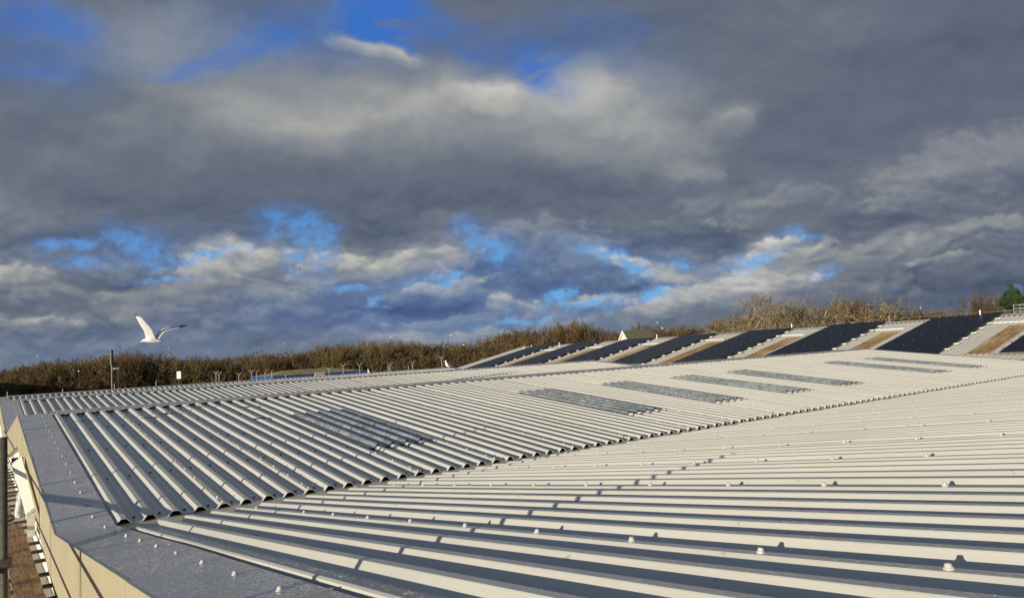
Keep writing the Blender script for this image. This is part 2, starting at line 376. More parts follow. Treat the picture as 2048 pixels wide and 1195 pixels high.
M['white'] = mat('white_render', (.74, .72, .66), .7, vary=(2, .3, (.6, .58, .52)), bump=(12, .004))
M['creambox'] = mat('cream_trim', (.80, .76, .62), .55, vary=(3, .3, (.62, .57, .44)))
M['cap'] = mat('cream_cap', (.50, .48, .42), .4)
M['redcap'] = mat('red_cap', (.40, .10, .06), .45)
M['screw'] = mat('dull_screw', (.10, .09, .08), .5, metal=.4)
def grp_setup(N, b, tc):
    v = N.vec('MULTIPLY', tc, (1, 1.0, 1)); a = N.rng(N.noise(v, 9, 5, .7).outputs['Fac'], .38, .66, 0, 1)
    c = N.mix(a, (.15, .165, .17, 1), (.40, .42, .40, 1))
    a2 = N.rng(N.noise(tc, 1.3, 3).outputs['Fac'], .4, .6, 0, .5); c = N.mix(a2, c, (.12, .135, .14, 1))
    N.l.new(c, b.inputs['Base Color'])
M['grp'] = mat('translucent_rooflight', (.2, .22, .23), .28, spec=.5, bump=(30, .002), setup=grp_setup)
def rust_setup(N, b, tc):
    st = N.vec('MULTIPLY', tc, (.5, 2.2, 1)); a = N.rng(N.noise(st, 2.0, 5, .65).outputs['Fac'], .35, .68, 0, 1)
    c = N.mix(a, (.39, .26, .11, 1), (.20, .10, .045, 1))
    l = N.rng(N.noise(tc, .55, 3).outputs['Fac'], .45, .65, 0, .7); c = N.mix(l, c, (.52, .40, .19, 1))
    N.l.new(c, b.inputs['Base Color'])
M['rust'] = mat('aged_rooflight', (.3, .2, .08), .6, setup=rust_setup)
def dsheet(N, b, tc):
    st = N.vec('MULTIPLY', tc, (.25, 4.0, 1)); f = N.rng(N.noise(st, 1.5, 6, .65).outputs['Fac'], .4, .7, 0, .5)
    N.l.new(N.mix(f, (.60, .565, .48, 1), (.46, .42, .34, 1)), b.inputs['Base Color'])
M['sheet_old'] = mat('old_sheet', (.40, .37, .32), .6, setup=dsheet)
def module_setup(N, b, tc):
    # black cells with hair lines between half-cut rows
    s = N.n.new('ShaderNodeSeparateXYZ'); N.l.new(tc, s.inputs[0])
    fx = N.math('ABSOLUTE', N.math('SUBTRACT', N.math('FRACT', N.math('MULTIPLY', s.outputs[0], 6.0)), .5))
    fy = N.math('ABSOLUTE', N.math('SUBTRACT', N.math('FRACT', N.math('MULTIPLY', s.outputs[1], 5.4)), .5))
    l = N.math('GREATER_THAN', N.math('MAXIMUM', fx, fy), .475)
    N.l.new(N.mix(l, (.006, .007, .011, 1), (.018, .02, .026, 1)), b.inputs['Base Color'])
M['module'] = mat('solar_glass', (.006, .007, .010), .3, spec=.08, setup=module_setup)
M['frame'] = mat('black_frame', (.01, .01, .011), .45)
M['alu'] = mat('aluminium', (.30, .30, .30), .4, metal=.3)
M['galv'] = mat('galvanised', (.30, .30, .29), .5, metal=.5, vary=(20, .5, (.2, .19, .17)))
M['oldtube'] = mat('scaffold_tube', (.055, .05, .035), .55, metal=.2, vary=(25, .8, (.12, .105, .07)), bump=(40, .003))
def wood_setup(N, b, tc):
    st = N.vec('MULTIPLY', tc, (9, .7, 3)); n = N.noise(st, 3.2, 7, .7, 1.2).outputs['Fac']
    c = N.ramp(n, [(.3, (.045, .025, .012)), (.48, (.26, .14, .055)), (.62, (.42, .25, .11)), (.75, (.20, .10, .04))])
    d = N.rng(N.noise(tc, 2.5, 4).outputs['Fac'], .5, .62, 0, .6); c = N.mix(d, c, (.05, .028, .015, 1))
    N.l.new(c, b.inputs['Base Color'])
M['wood'] = mat('weathered_board', (.15, .09, .04), .65, bump=(14, .01), setup=wood_setup)
M['post'] = mat('pale_post', (.29, .29, .275), .6)
M['bluepaint'] = mat('blue_fascia', (.02, .07, .26), .5)
def moss_setup(N, b, tc):
    st = N.vec('MULTIPLY', tc, (3.5, .6, .6)); n = N.noise(st, 1.6, 6, .7).outputs['Fac']
    N.l.new(N.ramp(n, [(.35, (.10, .09, .03)), (.5, (.30, .25, .07)), (.65, (.46, .38, .13))]), b.inputs['Base Color'])
M['moss'] = mat('mossy_roof', (.17, .14, .05), .9, setup=moss_setup)
M['tile'] = mat('dull_tile', (.10, .10, .06), .85, vary=(4, .8, (.16, .15, .07)))
M['redtext'] = mat('red_lettering', (.45, .08, .05), .6)
M['lamp'] = mat('lamp_head', (.65, .65, .62), .4)
M['greenpost'] = mat('green_post', (.03, .06, .045), .6)
M['glassdark'] = mat('dark_window', (.04, .06, .05), .15)
M['feather'] = mat('white_feather', (.80, .78, .72), .8, bump=(30, .003))
M['greywing'] = mat('grey_wing', (.075, .085, .11), .8, bump=(30, .003))
M['black'] = mat('black_feather', (.012, .012, .014), .7)
M['bill'] = mat('yellow_bill', (.60, .45, .12), .5)
M['pinkleg'] = mat('pink_leg', (.45, .25, .2), .6)
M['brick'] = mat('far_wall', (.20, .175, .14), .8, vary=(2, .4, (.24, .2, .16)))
def ground_setup(N, b, tc):
    f = N.rng(N.noise(tc, .02, 6, .6).outputs['Fac'], .45, .55, 0, 1)
    c = N.mix(f, (.045, .06, .02, 1), (.06, .055, .045, 1)); N.l.new(c, b.inputs['Base Color'])
M['ground'] = mat('ground_mix', (.05, .06, .03), .95, setup=ground_setup)
def plastic(N, b, tc):
    b.inputs['Transmission Weight'].default_value = .85; b.inputs['IOR'].default_value = 1.25
M['plastic'] = mat('clear_plastic', (.75, .8, .8), .12, bump=(60, .004), setup=plastic)
M['net'] = mat('debris_net', (.10, .09, .07), .8)
def twigs(name, c1, c2):
    def st(N, b, tc):
        oi = N.n.new('ShaderNodeObjectInfo')
        f = N.rng(N.noise(tc, .9, 3, .6).outputs['Fac'], .35, .65, 0, 1)
        f = N.math('ADD', N.math('MULTIPLY', f, .6), N.math('MULTIPLY', oi.outputs['Random'], .4))
        N.l.new(N.mix(f, tuple(c1)+(1,), tuple(c2)+(1,)), b.inputs['Base Color'])
    return mat(name, c1, .85, spec=.2, setup=st)
M['twig_olive'] = twigs('olive_twigs', (.125, .098, .035), (.20, .14, .06))
M['twig_pale'] = twigs('pale_limbs', (.42, .35, .21), (.31, .25, .15))
M['twig_brown'] = twigs('brown_twigs', (.15, .085, .04), (.10, .065, .035))
M['twig_grey'] = twigs('grey_twigs', (.30, .24, .14), (.20, .155, .095))
M['bark'] = twigs('bark', (.10, .075, .045), (.20, .17, .12))
M['ivy'] = twigs('dark_leaves', (.018, .035, .012), (.03, .05, .016))
M['conifer'] = twigs('conifer_leaves', (.03, .055, .02), (.05, .075, .025))

# ------------------------------------------------------------------ setting
g = MB(); GZ = -22.0
S = 9000
g.add([(-S, -S, GZ), (S, -S, GZ), (S, S, GZ), (-S, S, GZ)], [(0, 1, 2, 3)])
tag(g.build('ground', M['ground']), kind='structure')

# ------------------------------------------------------------------ the long shed with folded roof
wh = thing('warehouse', (64, 90, GZ), 'long low shed with a folded roof of cream ribbed metal sheets in the foreground', 'warehouse')
TH = math.tan(R(6.21))
XB0, XA0 = 4.91, 5.83           # first rib crowns of the far and the near slope
X_OUT, X_IN = 2.48, 4.58        # verge flashing
YA, ZA = 31.63, -5.687          # lower end of the near slope (crowns)
YB, ZB = 34.33, -5.903          # lower end of slope B
YR1 = 65.8; ZR1 = ZB+(YR1-YB)*TH
YV2 = 92.6; ZV2 = ZR1-(YV2-YR1)*TH
YR2, ZR2 = 120.0, -2.42
YV3 = 147.0; ZV3 = -5.4
YR3, ZR3 = 174.0, -2.75
YE = 205.0; ZE = ZR3-(YE-YR3)*TH
H = .215
def und(x, y, a=.03):
    return a*noise.noise(Vector((x*.11, y*.07, 3.1))) + a*.35*noise.noise(Vector((x*.6, y*.13, 9.7)))
def crest(xc, h, st):
    j = .006*math.sin(xc*12.9898)
    t = -.03 if st else 0.
    pts = [(-.305, -h), (-.29, -h+.004), (-.115, -.014+t), (-.098, t), (.098, t), (.115, -.014+t), (.29, -h+.004), (.305, -h)]
    if st: pts = pts[:-2]+[(.30, -h+.030), (.372, -h+.022), (.374, -h)]
    else: pts += [(.345, -h)]
    pts += [(.455, -h), (.475, -h+.014), (.525, -h+.014), (.545, -h)]
    return [(xc+j+a, b) for a, b in pts]
def slope(name, x0, n, stitched, y0, z0, y1, z1, parent, m=M['sheet'], h=H, ny=14, amp=.03, x_start=None, skip=()):
    """ribbed sheet; ribs run from (y0, z0) to (y1, z1), z is the crown level"""
    prof = [] if x_start is None else [(x_start, -h), (x_start+.2, -h), (x_start+.22, -h+.012), (x_start+.27, -h+.012), (x_start+.29, -h)]
    for k in range(n):
        if (k in skip): continue
        prof += crest(x0+k, h, k in stitched)
    mb = MB(); V = []; P = len(prof)
    for j in range(ny+1):
        t = j/ny; y = y0+(y1-y0)*t; z = z0+(z1-z0)*t
        for x, dz in prof: V.append((x, y, z+dz+und(x, y, amp)*math.sin(math.pi*min(1, max(0, t*.96+.02)))))
    F = [(j*P+i, j*P+i+1, (j+1)*P+i+1, (j+1)*P+i) for j in range(ny) for i in range(P-1)]
    mb.add(V, F)
    # thin returned edge at the lower end so that the sheet has thickness
    V2 = []
    for x, dz in prof: V2 += [(x, y0, z0+dz), (x, y0+.004*(1 if y1 > y0 else -1), z0+dz-.022)]
    mb.add(V2, [(2*i, 2*i+1, 2*i+3, 2*i+2) for i in range(P-1)])
    return part(mb, name, m, parent)
STB = [4, 8, 14, 19, 25, 30, 36, 41, 47, 52, 58, 63, 68, 74, 79, 84, 90, 95, 101, 106, 112, 117]
STA = [3, 9, 14, 19, 25, 30, 36, 41, 47, 52, 58, 63, 68, 74, 79, 84, 90, 95, 101, 106, 112, 117]
NB, NA, NC, ND = 121, 120, 107, 102
slA = slope('roof_slope', XA0, NA, STA, YA, ZA, 0.0, ZA+YA*TH, wh, M['sheet_wet'], ny=16, x_start=4.80)
slA0 = slope('roof_slope', XA0-1, NA+1, [k+1 for k in STA], -31, ZA+YA*TH-31*TH, 0.0, ZA+YA*TH, wh, ny=4)
slB = slope('roof_slope', XB0, NB, STB, YB, ZB, YR1, ZR1, wh)
slB2 = slope('roof_slope', XB0, NB, STB, YV2-1.2, ZV2+1.2*TH, YR1, ZR1, wh, ny=6)
slC = slope('roof_slope', XB0, NC, STB, YV2+1.2, ZV2+1.2*TH, YR2, ZR2, wh, amp=.05)
slC2 = slope('roof_slope', XB0, NC, STB, YV3-1.2, ZR2-(YV3-1.2-YR2)*TH, YR2, ZR2, wh, ny=6)
slD = slope('roof_slope', XB0, ND, STB, YV3+1.2, ZR3-(YR3-YV3-1.2)*TH, YR3, ZR3, wh, amp=.05)
slD2 = slope('roof_slope', XB0, ND, STB, YE, ZE, YR3, ZR3, wh, ny=6)
XEND = {'A': XB0+NB, 'B': XB0+NB, 'C': XB0+NC, 'D': XB0+ND}

# black foam fillers and the void behind the open rib ends along the valley and under the ridge caps
def filler(y, z, n, d, x0=XB0, parent=None):
    mb = MB(); P = []
    for k in range(n):
        xc = x0+k; P += [(xc-.30, z-H-.01), (xc-.10, z-.02), (xc+.10, z-.02), (xc+.30, z-H-.01)]
    mb.add([q for x, t in P for q in ((x, y, t), (x, y, z-H-.06))], [(2*i, 2*i+1, 2*i+3, 2*i+2) for i in range(len(P)-1)])
    mb.add([q for x, t in P for q in ((x, y, t), (x, y+d, t))], [(2*i, 2*i+1, 2*i+3, 2*i+2) for i in range(len(P)-1)])
    return part(mb, 'filler_strip', M['dark'], wh)
filler(YB+.55, ZB+.55*TH-.004, NB, .25)
filler(YA-.30, ZA+.30*TH-.004, NA, -.25, XA0)
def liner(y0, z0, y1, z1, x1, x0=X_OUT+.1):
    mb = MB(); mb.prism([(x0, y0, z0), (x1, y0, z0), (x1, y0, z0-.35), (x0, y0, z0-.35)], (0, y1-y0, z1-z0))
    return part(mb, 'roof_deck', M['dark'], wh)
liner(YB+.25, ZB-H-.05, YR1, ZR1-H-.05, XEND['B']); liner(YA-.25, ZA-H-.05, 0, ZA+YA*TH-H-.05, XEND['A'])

# valley gutter
mb = MB(); gz = ZB-H-.035
x0g, x1g = X_IN+.05, XEND['B']
prof = [(YA-.75, ZA-.24), (YA-.62, gz+.05), (YA-.5, gz), (YB+.2, gz), (YB+.5, gz), (YB+.75, gz)]
xs = [x0g+(x1g-x0g)*i/24 for i in range(25)]
V = [(x, y, z) for x in xs for y, z in prof]; P = len(prof)
mb.add(V, [(j*P+i, j*P+i+1, (j+1)*P+i+1, (j+1)*P+i) for j in range(24) for i in range(P-1)])
for i in range(1, 12):                                   # lapped joints
    x = x0g+i*10.6; mb.box((x, (YA+YB)/2, gz+.008), (.10, YB-YA+.3, .012))
part(mb, 'valley_gutter', M['gutter'], wh)
for (yv, zv, e) in ((YV2, ZV2, 'C'), (YV3, ZV3, 'C')):
    mb = MB(); mb.box(((X_IN+XEND[e])/2, yv, zv-.45), (XEND[e]-X_IN, 2.9, .1)); part(mb, 'valley_gutter', M['gutter'], wh)

# ridge flashings: two wings and a roll, standing on the crowns
def ridge(y, z, x1, w=1.05, x0=X_IN-.1, sl=.10):
    mb = MB(); seg = 26
    pr = [(y-w, z+.02-w*sl-.05), (y-w, z+.03-w*sl), (y-.12, z+.05), (y-.07, z+.10), (y+.07, z+.10), (y+.12, z+.05), (y+w, z+.03-w*sl), (y+w, z+.02-w*sl-.05)]
    xs = [x0+(x1-x0)*i/seg for i in range(seg+1)]; P = len(pr)
    V = [(x, a, b+.03*noise.noise(Vector((x*.35, a*.2, 1.)))) for x in xs for a, b in pr]
    mb.add(V, [(j*P+i, (j+1)*P+i, (j+1)*P+i+1, j*P+i+1) for j in range(seg) for i in range(P-1)])
    x = x0+7
    while x < x1: mb.box((x, y-w/2, z+.045-w*sl/2+.01), (.25, w-.1, .012), Matrix.Rotation(math.atan(sl), 3, 'X')); x += 12
    return part(mb, 'ridge_flashing', M['ridge'], wh)
rB = ridge(YR1, ZR1, XEND['B']); rC = ridge(YR2, ZR2, XEND['C']); rD = ridge(YR3, ZR3, XEND['D']); ridge(0, ZA+YA*TH+.02, XEND['A'])

# verge flashings (near gable): flat tray over the sheet edge, joints every ten ribs, upstand line inside
def verge(pts, far=False, x_out=X_OUT, x_in=X_IN, name='verge_flashing'):
    objs = []
    for (y0, z0), (y1, z1) in zip(pts[:-1], pts[1:]):
        n = max(1, round(abs(y1-y0)/13)); mb = MB()
        for i in range(n):
            a, b = i/n, (i+1)/n
            A = (y0+(y1-y0)*a, z0+(z1-z0)*a); B = (y0+(y1-y0)*b, z0+(z1-z0)*b)
            e = .004*(i % 2)
            g_ = .0
            sg = 1 if x_in > x_out else -1
            cs = [(x_out, -.12), (x_out, 0.0+e), (x_in-.04*sg, .0+e), (x_in, -.03), (x_in, -.16)]
            V = []
            sub = 6
            for j in range(sub+1):
                t = j/sub; yy = A[0]+(B[0]-A[0])*t; zz_ = A[1]+(B[1]-A[1])*t
                for k, (x, d) in enumerate(cs): V.append((x, yy, zz_-.085+d+(und(x*3, yy*2, .02) if k in (2,) else 0)))
            P = len(cs)
            mb.add(V, [(j*P+i2, j*P+i2+1, (j+1)*P+i2+1, (j+1)*P+i2) for j in range(sub) for i2 in range(P-1)])
            if i > 0:   # lap strip
                mb.box(((x_out+x_in)/2, A[0], A[1]-.077), (abs(x_in-x_out)-.02, .05, .012))
        objs.append(part(mb, name, M['flash'], wh))
    return objs
YVm = 33.97; ZVm = -5.945
prof_near = [(-2.0, ZA+YA*TH-2*TH), (0.0, ZA+YA*TH), (YVm, ZVm), (YR1, ZR1+.04), (YV2, ZV2), (YR2, ZR2+.04), (YV3, ZV3), (YR3, ZR3+.04), (YE, ZE)]
vg = verge(prof_near)
def far_verge(e, pts): verge(pts, x_out=XEND[e]+1.0, x_in=XEND[e]-.8)
far_verge('B', prof_near[:5]); far_verge('C', prof_near[4:7]); far_verge('D', prof_near[6:])
# thin bright upstand beside the near verge tray of the near slope
mb = MB(); mb.prism([(4.70, YA-.1, ZA-.2), (4.73, YA-.1, ZA-.055), (4.79, YA-.1, ZA-.03), (4.82, YA-.1, ZA-.03), (4.88, YA-.1, ZA-.2)], (0, -YA, YA*TH)); part(mb, 'edge_trim', M['sheet'], wh)

# fascia panels along the near gable; each panel a part
ys = []
for (y0, z0), (y1, z1) in zip(prof_near[:-1], prof_near[1:]):
    n = max(1, round(abs(y1-y0)/8.2))
    for i in range(n):
        a, b = i/n, (i+1)/n; g_ = .035
        A = (y0+(y1-y0)*a+g_, z0+(z1-z0)*a); B = (y0+(y1-y0)*b-g_, z0+(z1-z0)*b)
        D = 2.42; dx = .012*rnd.random()
        mb = MB(); x = X_OUT-.03-dx; t = .05
        mb.prism([(x, A[0], A[1]-.075), (x, B[0], B[1]-.075), (x, B[0], B[1]-D), (x, A[0], A[1]-D)], (t, 0, 0))
        mb.prism([(x, A[0], A[1]-D), (x, B[0], B[1]-D), (x+.9, B[0], B[1]-D), (x+.9, A[0], A[1]-D)], (0, 0, .04))
        part(mb, 'fascia_panel', M['fascia'], wh)
mb = MB()
for (y0, z0), (y1, z1) in zip(prof_near[:-1], prof_near[1:]):
    mb.prism([(X_OUT+.04, y0, z0-.13), (X_OUT+.04, y1, z1-.13), (X_OUT+.04, y1, z1-2.38), (X_OUT+.04, y0, z0-2.38)], (.05, 0, 0))
part(mb, 'fascia_backing', M['dark'], wh)
# outer walls
mb = MB()
for (y0, z0), (y1, z1) in zip(prof_near[:-1], prof_near[1:]):
    mb.prism([(X_OUT+.32, y0, z0-2.2), (X_OUT+.32, y1, z1-2.2), (X_OUT+.32, y1, -9.6), (X_OUT+.32, y0, -9.6)], (1, 0, 0))
part(mb, 'outer_wall', M['white'], wh)
mb = MB(); mb.prism([(X_OUT+.25, -31, -9.6), (X_OUT+.25, YE, -9.6), (X_OUT+.25, YE, GZ), (X_OUT+.25, -31, GZ)], (1, 0, 0)); part(mb, 'shaded_wall', M['brick'], wh)  # shade on the lower wall put in as a separate darker part
mb = MB()
for e, seg in (('B', prof_near[:5]), ('C', prof_near[4:7]), ('D', prof_near[6:])):
    for (y0, z0), (y1, z1) in zip(seg[:-1], seg[1:]):
        X = XEND[e]+.9; mb.prism([(X, y0, z0-.1), (X, y1, z1-.1), (X, y1, GZ), (X, y0, GZ)], (-1, 0, 0))
mb.prism([(X_OUT+.4, YE, ZE-.4), (XEND['D'], YE, ZE-.4), (XEND['D'], YE, GZ), (X_OUT+.4, YE, GZ)], (0, -1, 0))
part(mb, 'outer_wall', M['brick'], wh)

# cream boxed trim fixed outside the fascia, following the pitch
mb = MB()
c0, c1 = (55.2, -4.86), (42.2, -6.27)
xa, xb, xa2, xb2 = 1.78, 2.32, 1.93, 2.27
xa, xb, xa2, xb2 = 1.79, 2.26, 1.93, 2.26
V = [(xa, c0[0], c0[1]-.16), (xb, c0[0], c0[1]+.22), (xb2, c1[0], c1[1]+.14), (xa2, c1[0], c1[1]-.12),
     (xa, c0[0], c0[1]-.26), (xb, c0[0], c0[1]+.10), (xb2, c1[0]+.05, c1[1]-.02), (xa2, c1[0]+.05, c1[1]-.26)]
mb.add(V, [(0, 1, 2, 3), (7, 6, 5, 4), (3, 2, 6, 7), (1, 0, 4, 5), (0, 3, 7, 4), (2, 1, 5, 6)])
mb.box((2.10, c1[0]+.22, c1[1]-.58), (.30, .40, 1.1))
bx_ = part(mb, 'boxed_trim', M['creambox'], wh)
mb = MB(); mb.box((2.05, c0[0]+.1, c0[1]-.05), (.62, .12, .4)); part(mb, 'end_plate', M['dark'], bx_)

# rooflights of slope B: raised translucent sheets with lap tape
def zB(y): return ZB+(y-YB)*TH
def rooflight(k0, ya=41.25, yb=55.4, nr=4):
    mb = MB(); prof = []
    for k in range(nr):
        xc = XB0+k0+1+k
        for a in (-.45, -.36, -.28, -.2, -.12, -.04, .04, .12, .2, .28, .36, .45):
            s_ = .5+.5*math.cos(min(1, abs(a)/.34)*math.pi); prof.append((xc+a, -H+.035+s_*(H+.012)))
    prof = [(XB0+k0+.18, -.05), (XB0+k0+.33, -H+.035)]+prof+[(XB0+k0+nr+.67, -H+.035), (XB0+k0+nr+.80, -.06)]
    ny = 26; V = []; P = len(prof)
    for j in range(ny+1):
        y = ya+(yb-ya)*j/ny
        for x, d in prof: V.append((x, y, zB(y)+d+.055+und(x, y, .03)*math.sin(math.pi*((y-YB)/(YR1-YB)*.96+.02))+.006*math.sin(y*9+x*3)))
    mb.add(V, [(j*P+i, j*P+i+1, (j+1)*P+i+1, (j+1)*P+i) for j in range(ny) for i in range(P-1)])
    o = part(mb, 'rooflight', M['grp'], wh, smooth=True)
    for yy, d in ((ya, -1), (yb, 1), (ya-.62, -1)):
        t = MB(); V = []
        for x, q in prof[1:-1]:
            V += [(x, yy, zB(yy)+q+.085), (x, yy+.07*d, zB(yy)+q+.06)]
        t.add(V, [(2*i, 2*i+1, 2*i+3, 2*i+2) for i in range(len(prof)-3)])
        part(t, 'lap_tape', M['dark'], o)
    return o
for k0 in (14, 36, 46.62, 58, 68.5, 89.5, 100.8):
    k0i = min(STB, key=lambda q: abs(q-k0)); rooflight(k0i)

# fixing screws: hexagonal cap on a flange
def screw_mesh(m, s=1.0, name='fixing_screw'):
    mb = MB()
    mb.loft([[(r*math.cos(i*math.pi/6), r*math.sin(i*math.pi/6), z) for i in range(12)] for r, z in ((.102*s, -.03), (.102*s, .022), (.08*s, .035))])
    mb.loft([[(r*math.cos(i*math.pi/5+.3), r*math.sin(i*math.pi/5+.3), z) for i in range(10)] for r, z in ((.074*s, .03), (.07*s, .10*s), (.054*s, .122*s), (.02*s, .130*s))])
    return mb.build(name, m, mesh_only=True)
SM = screw_mesh(M['cap'], .60); SMR = screw_mesh(M['redcap'], .72)
def base_of(th):
    c = Vector((0, 0, 0)); p = th
    while p is not None: c += p.location; p = p.parent
    return c/U
cand = []     # (position, mesh, parent, tilt)
def zA(y): return ZA+(YA-y)*TH
for y in [66.1, 64.2, 62.0, 59.9, 57.8, 55.6, 53.3, 51.1, 48.9, 46.7, 44.4, 42.1, 39.9, 37.7, 35.5]: cand.append(((3.93+.02*math.sin(y*7), y, zB(min(y, YR1))-.045), SM, vg[2], 6.2))
for y in [32.5, 30.2, 27.65, 25.1, 22.5, 20, 17.35, 14.8, 12.2, 9.6]: cand.append(((4.03+.02*math.sin(y*5), y, zA(min(y, YA))+(-.085 if y < YA else -.10)), SM, vg[1], -6.2))
for y in [70+2.6*i for i in range(20)]: 
    if y < YV2-1: cand.append(((3.93, y, ZR1-(y-YR1)*TH-.06), SM, vg[3], -6.2))
for i in range(11):
    y = YV2+1.5+2.4*i; cand.append(((3.93, y, ZV2+(y-YV2)*TH-.07), SM, vg[4], 6.2))
for k in STA:
    x = XA0+k
    for i in range(13):
        y = 3.83+2.553*i-.75*0+.08*math.sin(k*3+i)
        if y > YA-.2: continue
        cand.append(((x+.02, y, zA(y)-.03+und(x, y)), SM, slA, -6.2))
for k in STB:
    x = XB0+k
    yy = [34.55, 35.4]+[37.4+2.21*i for i in range(13)]
    for y in yy:
        red = k in (14, 19, 36, 41, 47, 52, 58, 63, 68, 74, 90, 95, 101, 106) and 41 < y < 56
        cand.append(((x, y, zB(y)-.03+und(x, y)), SMR if red else SM, slB, 6.2))
for k in list(range(0, 30, 2))+[4]:
    cand.append(((XB0+k, YR1-.85, ZR1-.85*.1+.03), SM, rB, 6))
for k in STB[:14]:
    for i in range(11):
        y = YV2+4+2.3*i; x = XB0+k
        if y < YR2-1: cand.append(((x, y, ZR2-(YR2-y)*TH-.03+und(x, y, .05)), SM, slC, 6.2))
cand.sort(key=lambda c: Vector(c[0]).length)
def place_screw(c):
    p, me, par, tl = c; o = link('fixing_screw', me, par, Vector(p)-base_of(par), (R(tl), 0, rnd.random()*6))
    return o
for c in cand[:100]: place_screw(c)
rest = MB()
for p, me, par, tl in cand[100:]:
    red = me is SMR
    rest.loft([[(p[0]+r*math.cos(i*math.pi/4), p[1]+r*math.sin(i*math.pi/4), p[2]+z) for i in range(8)] for r, z in ((.045, -.03), (.045, .02), (.03, .03), (.026, .06))], 1 if red else 0)
tag(part(rest, 'fixing_screws', [M['cap'], M['redcap']], wh), kind='stuff')
# dark purlin screws in the troughs
pur = MB()
for (yl, zf, n, x0, amp) in (([35.0, 42.7, 50.5, 58.1, 63.9], zB, NB, XB0, .03), ([28.9, 21.2, 13.5, 5.7], zA, NA, XA0, .03)):
    for y in yl:
        for k in range(n-1):
            if zf is zB and 41 < y < 56 and any(a < k < a+5 for a in (14, 36, 47, 58, 68, 90, 101)): continue
            x = x0+k+.5+rnd.uniform(-.04, .04); yy = y+rnd.uniform(-.12, .12); z = zf(yy)-H+.014+und(x, yy, amp)
            pur.loft([[(x+r*math.cos(i*math.pi/3), yy+r*math.sin(i*math.pi/3), z+q) for i in range(6)] for r, q in ((.075, -.03), (.07, .02), (.04, .025), (.035, .07))])
tag(part(pur, 'purlin_screws', M['screw'], wh), kind='stuff')

# ------------------------------------------------------------------ the taller shed with solar arrays (its ridge runs across)
XR = 175.; ZR = .0145*XR; SL = .216
XE2 = 137.8
def zD(x): return ZR-SL*(XR-x)
Y0D, Y1D = 20.0, 230.2
sh = thing('warehouse', (160, 120, GZ), 'taller shed behind with a pitched grey metal roof carrying rows of black solar arrays', 'warehouse')
mb = MB(); n = int((Y1D-Y0D)/1.0); V = []; prof = []
hD = .2
for k in range(n):
    yc = Y0D+k+.5; prof += [(yc-.34, -hD), (yc-.17, 0), (yc+.17, 0), (yc+.34, -hD)]
nx = 8; P = len(prof)
for j in range(nx+1):
    x = XE2+(XR-XE2)*j/nx
    for y, d in prof: V.append((x, y, zD(x)+d+.06*noise.noise(Vector((x*.08, y*.1, 5)))))
mb.add(V, [(j*P+i, (j+1)*P+i, (j+1)*P+i+1, j*P+i+1) for j in range(nx) for i in range(P-1)])
dsl = part(mb, 'roof_slope', M['sheet_old'], sh)
mb = MB(); mb.prism([(XR, Y0D, ZR-.05), (XR, Y1D, ZR-.05), (XR, Y1D, ZR-.25), (XR, Y0D, ZR-.25)], (37, 0, -37*SL)); part(mb, 'roof_slope', M['sheet_old'], sh)
mb = MB()   # scalloped ridge cap
pr = [(XR-1.0, ZR-1.0*SL+.08), (XR-.1, ZR+.1), (XR+.1, ZR+.1), (XR+1.0, ZR-1.0*SL+.08)]
V = []
for y in (Y0D, Y1D): V += [(a, y, b) for a, b in pr]
mb.add(V, [(i, 4+i, 5+i, 1+i) for i in range(3)]); part(mb, 'ridge_flashing', M['sheet_old'], sh)
mb = MB()
Pf = []
for k in range(n):
    yc = Y0D+k+.5; Pf += [(yc-.34, -hD), (yc-.16, -.02), (yc+.16, -.02), (yc+.34, -hD)]
mb.add([q for y, t in Pf for q in ((XR-1.05, y, zD(XR-1.05)+t), (XR-1.05, y, zD(XR-1.05)+.06))], [(2*i, 2*i+1, 2*i+3, 2*i+2) for i in range(len(Pf)-1)])
part(mb, 'filler_strip', M['dark'], sh)
mb = MB(); zb = zD(XE2)
mb.prism([(XE2, Y0D, zb-.3), (XR, Y0D, ZR-.3), (XR+37, Y0D, ZR-.3-37*SL), (XR+37, Y0D, GZ), (XE2, Y0D, GZ)], (0, Y1D-Y0D-.1, 0))
part(mb, 'outer_wall', M['brick'], sh)
mb = MB(); mb.box((XE2-.4, (Y0D+Y1D)/2, zb-.45), (1.0, Y1D-Y0D, .5)); part(mb, 'eaves_gutter', M['gutter'], sh)
mb = MB()   # gable verge tray at the far end
for (xa_, za_), (xb_, zb_) in (((XE2, zb), (XR, ZR)), ((XR, ZR), (XR+37, ZR-37*SL))):
    mb.prism([(xa_, Y1D-.9, za_+.05), (xb_, Y1D-.9, zb_+.05), (xb_, Y1D-.9, zb_-.7), (xa_, Y1D-.9, za_-.7)], (0, 1.2, 0))
part(mb, 'verge_flashing', M['sheet_old'], sh)
PER = 24.3
for i in range(8):        # aged rooflights between the arrays
    y0 = 51.7+PER*i; x0_, x1_ = (142.6, 164.2)
    if i == 7: y0 = 217.0
    mb = MB(); prof = []
    for k in range(4):
        yc = math.floor(y0)+k+1.5-(1 if k < 0 else 0)
        prof += [(yc-.36, -hD+.04), (yc-.2, -.01+.05), (yc, .07), (yc+.2, -.01+.05), (yc+.36, -hD+.04)]
    V = []; P = len(prof); nn = 5
    for j in range(nn+1):
        x = x0_+(x1_-x0_)*j/nn
        for y, d in prof: V.append((x, y, zD(x)+d+.03))
    mb.add(V, [(j*P+a, (j+1)*P+a, (j+1)*P+a+1, j*P+a+1) for j in range(nn) for a in range(P-1)])
    rl = part(mb, 'rooflight', M['rust'], sh)
    t = MB()
    for xx in (x0_, x0_+9, x1_):
        for k in range(5): t.box((xx, math.floor(y0)+k+1.0, zD(xx)-.02), (.3, .2, .14))
    tag(part(t, 'fixing_screws', M['redcap'], rl), kind='stuff')
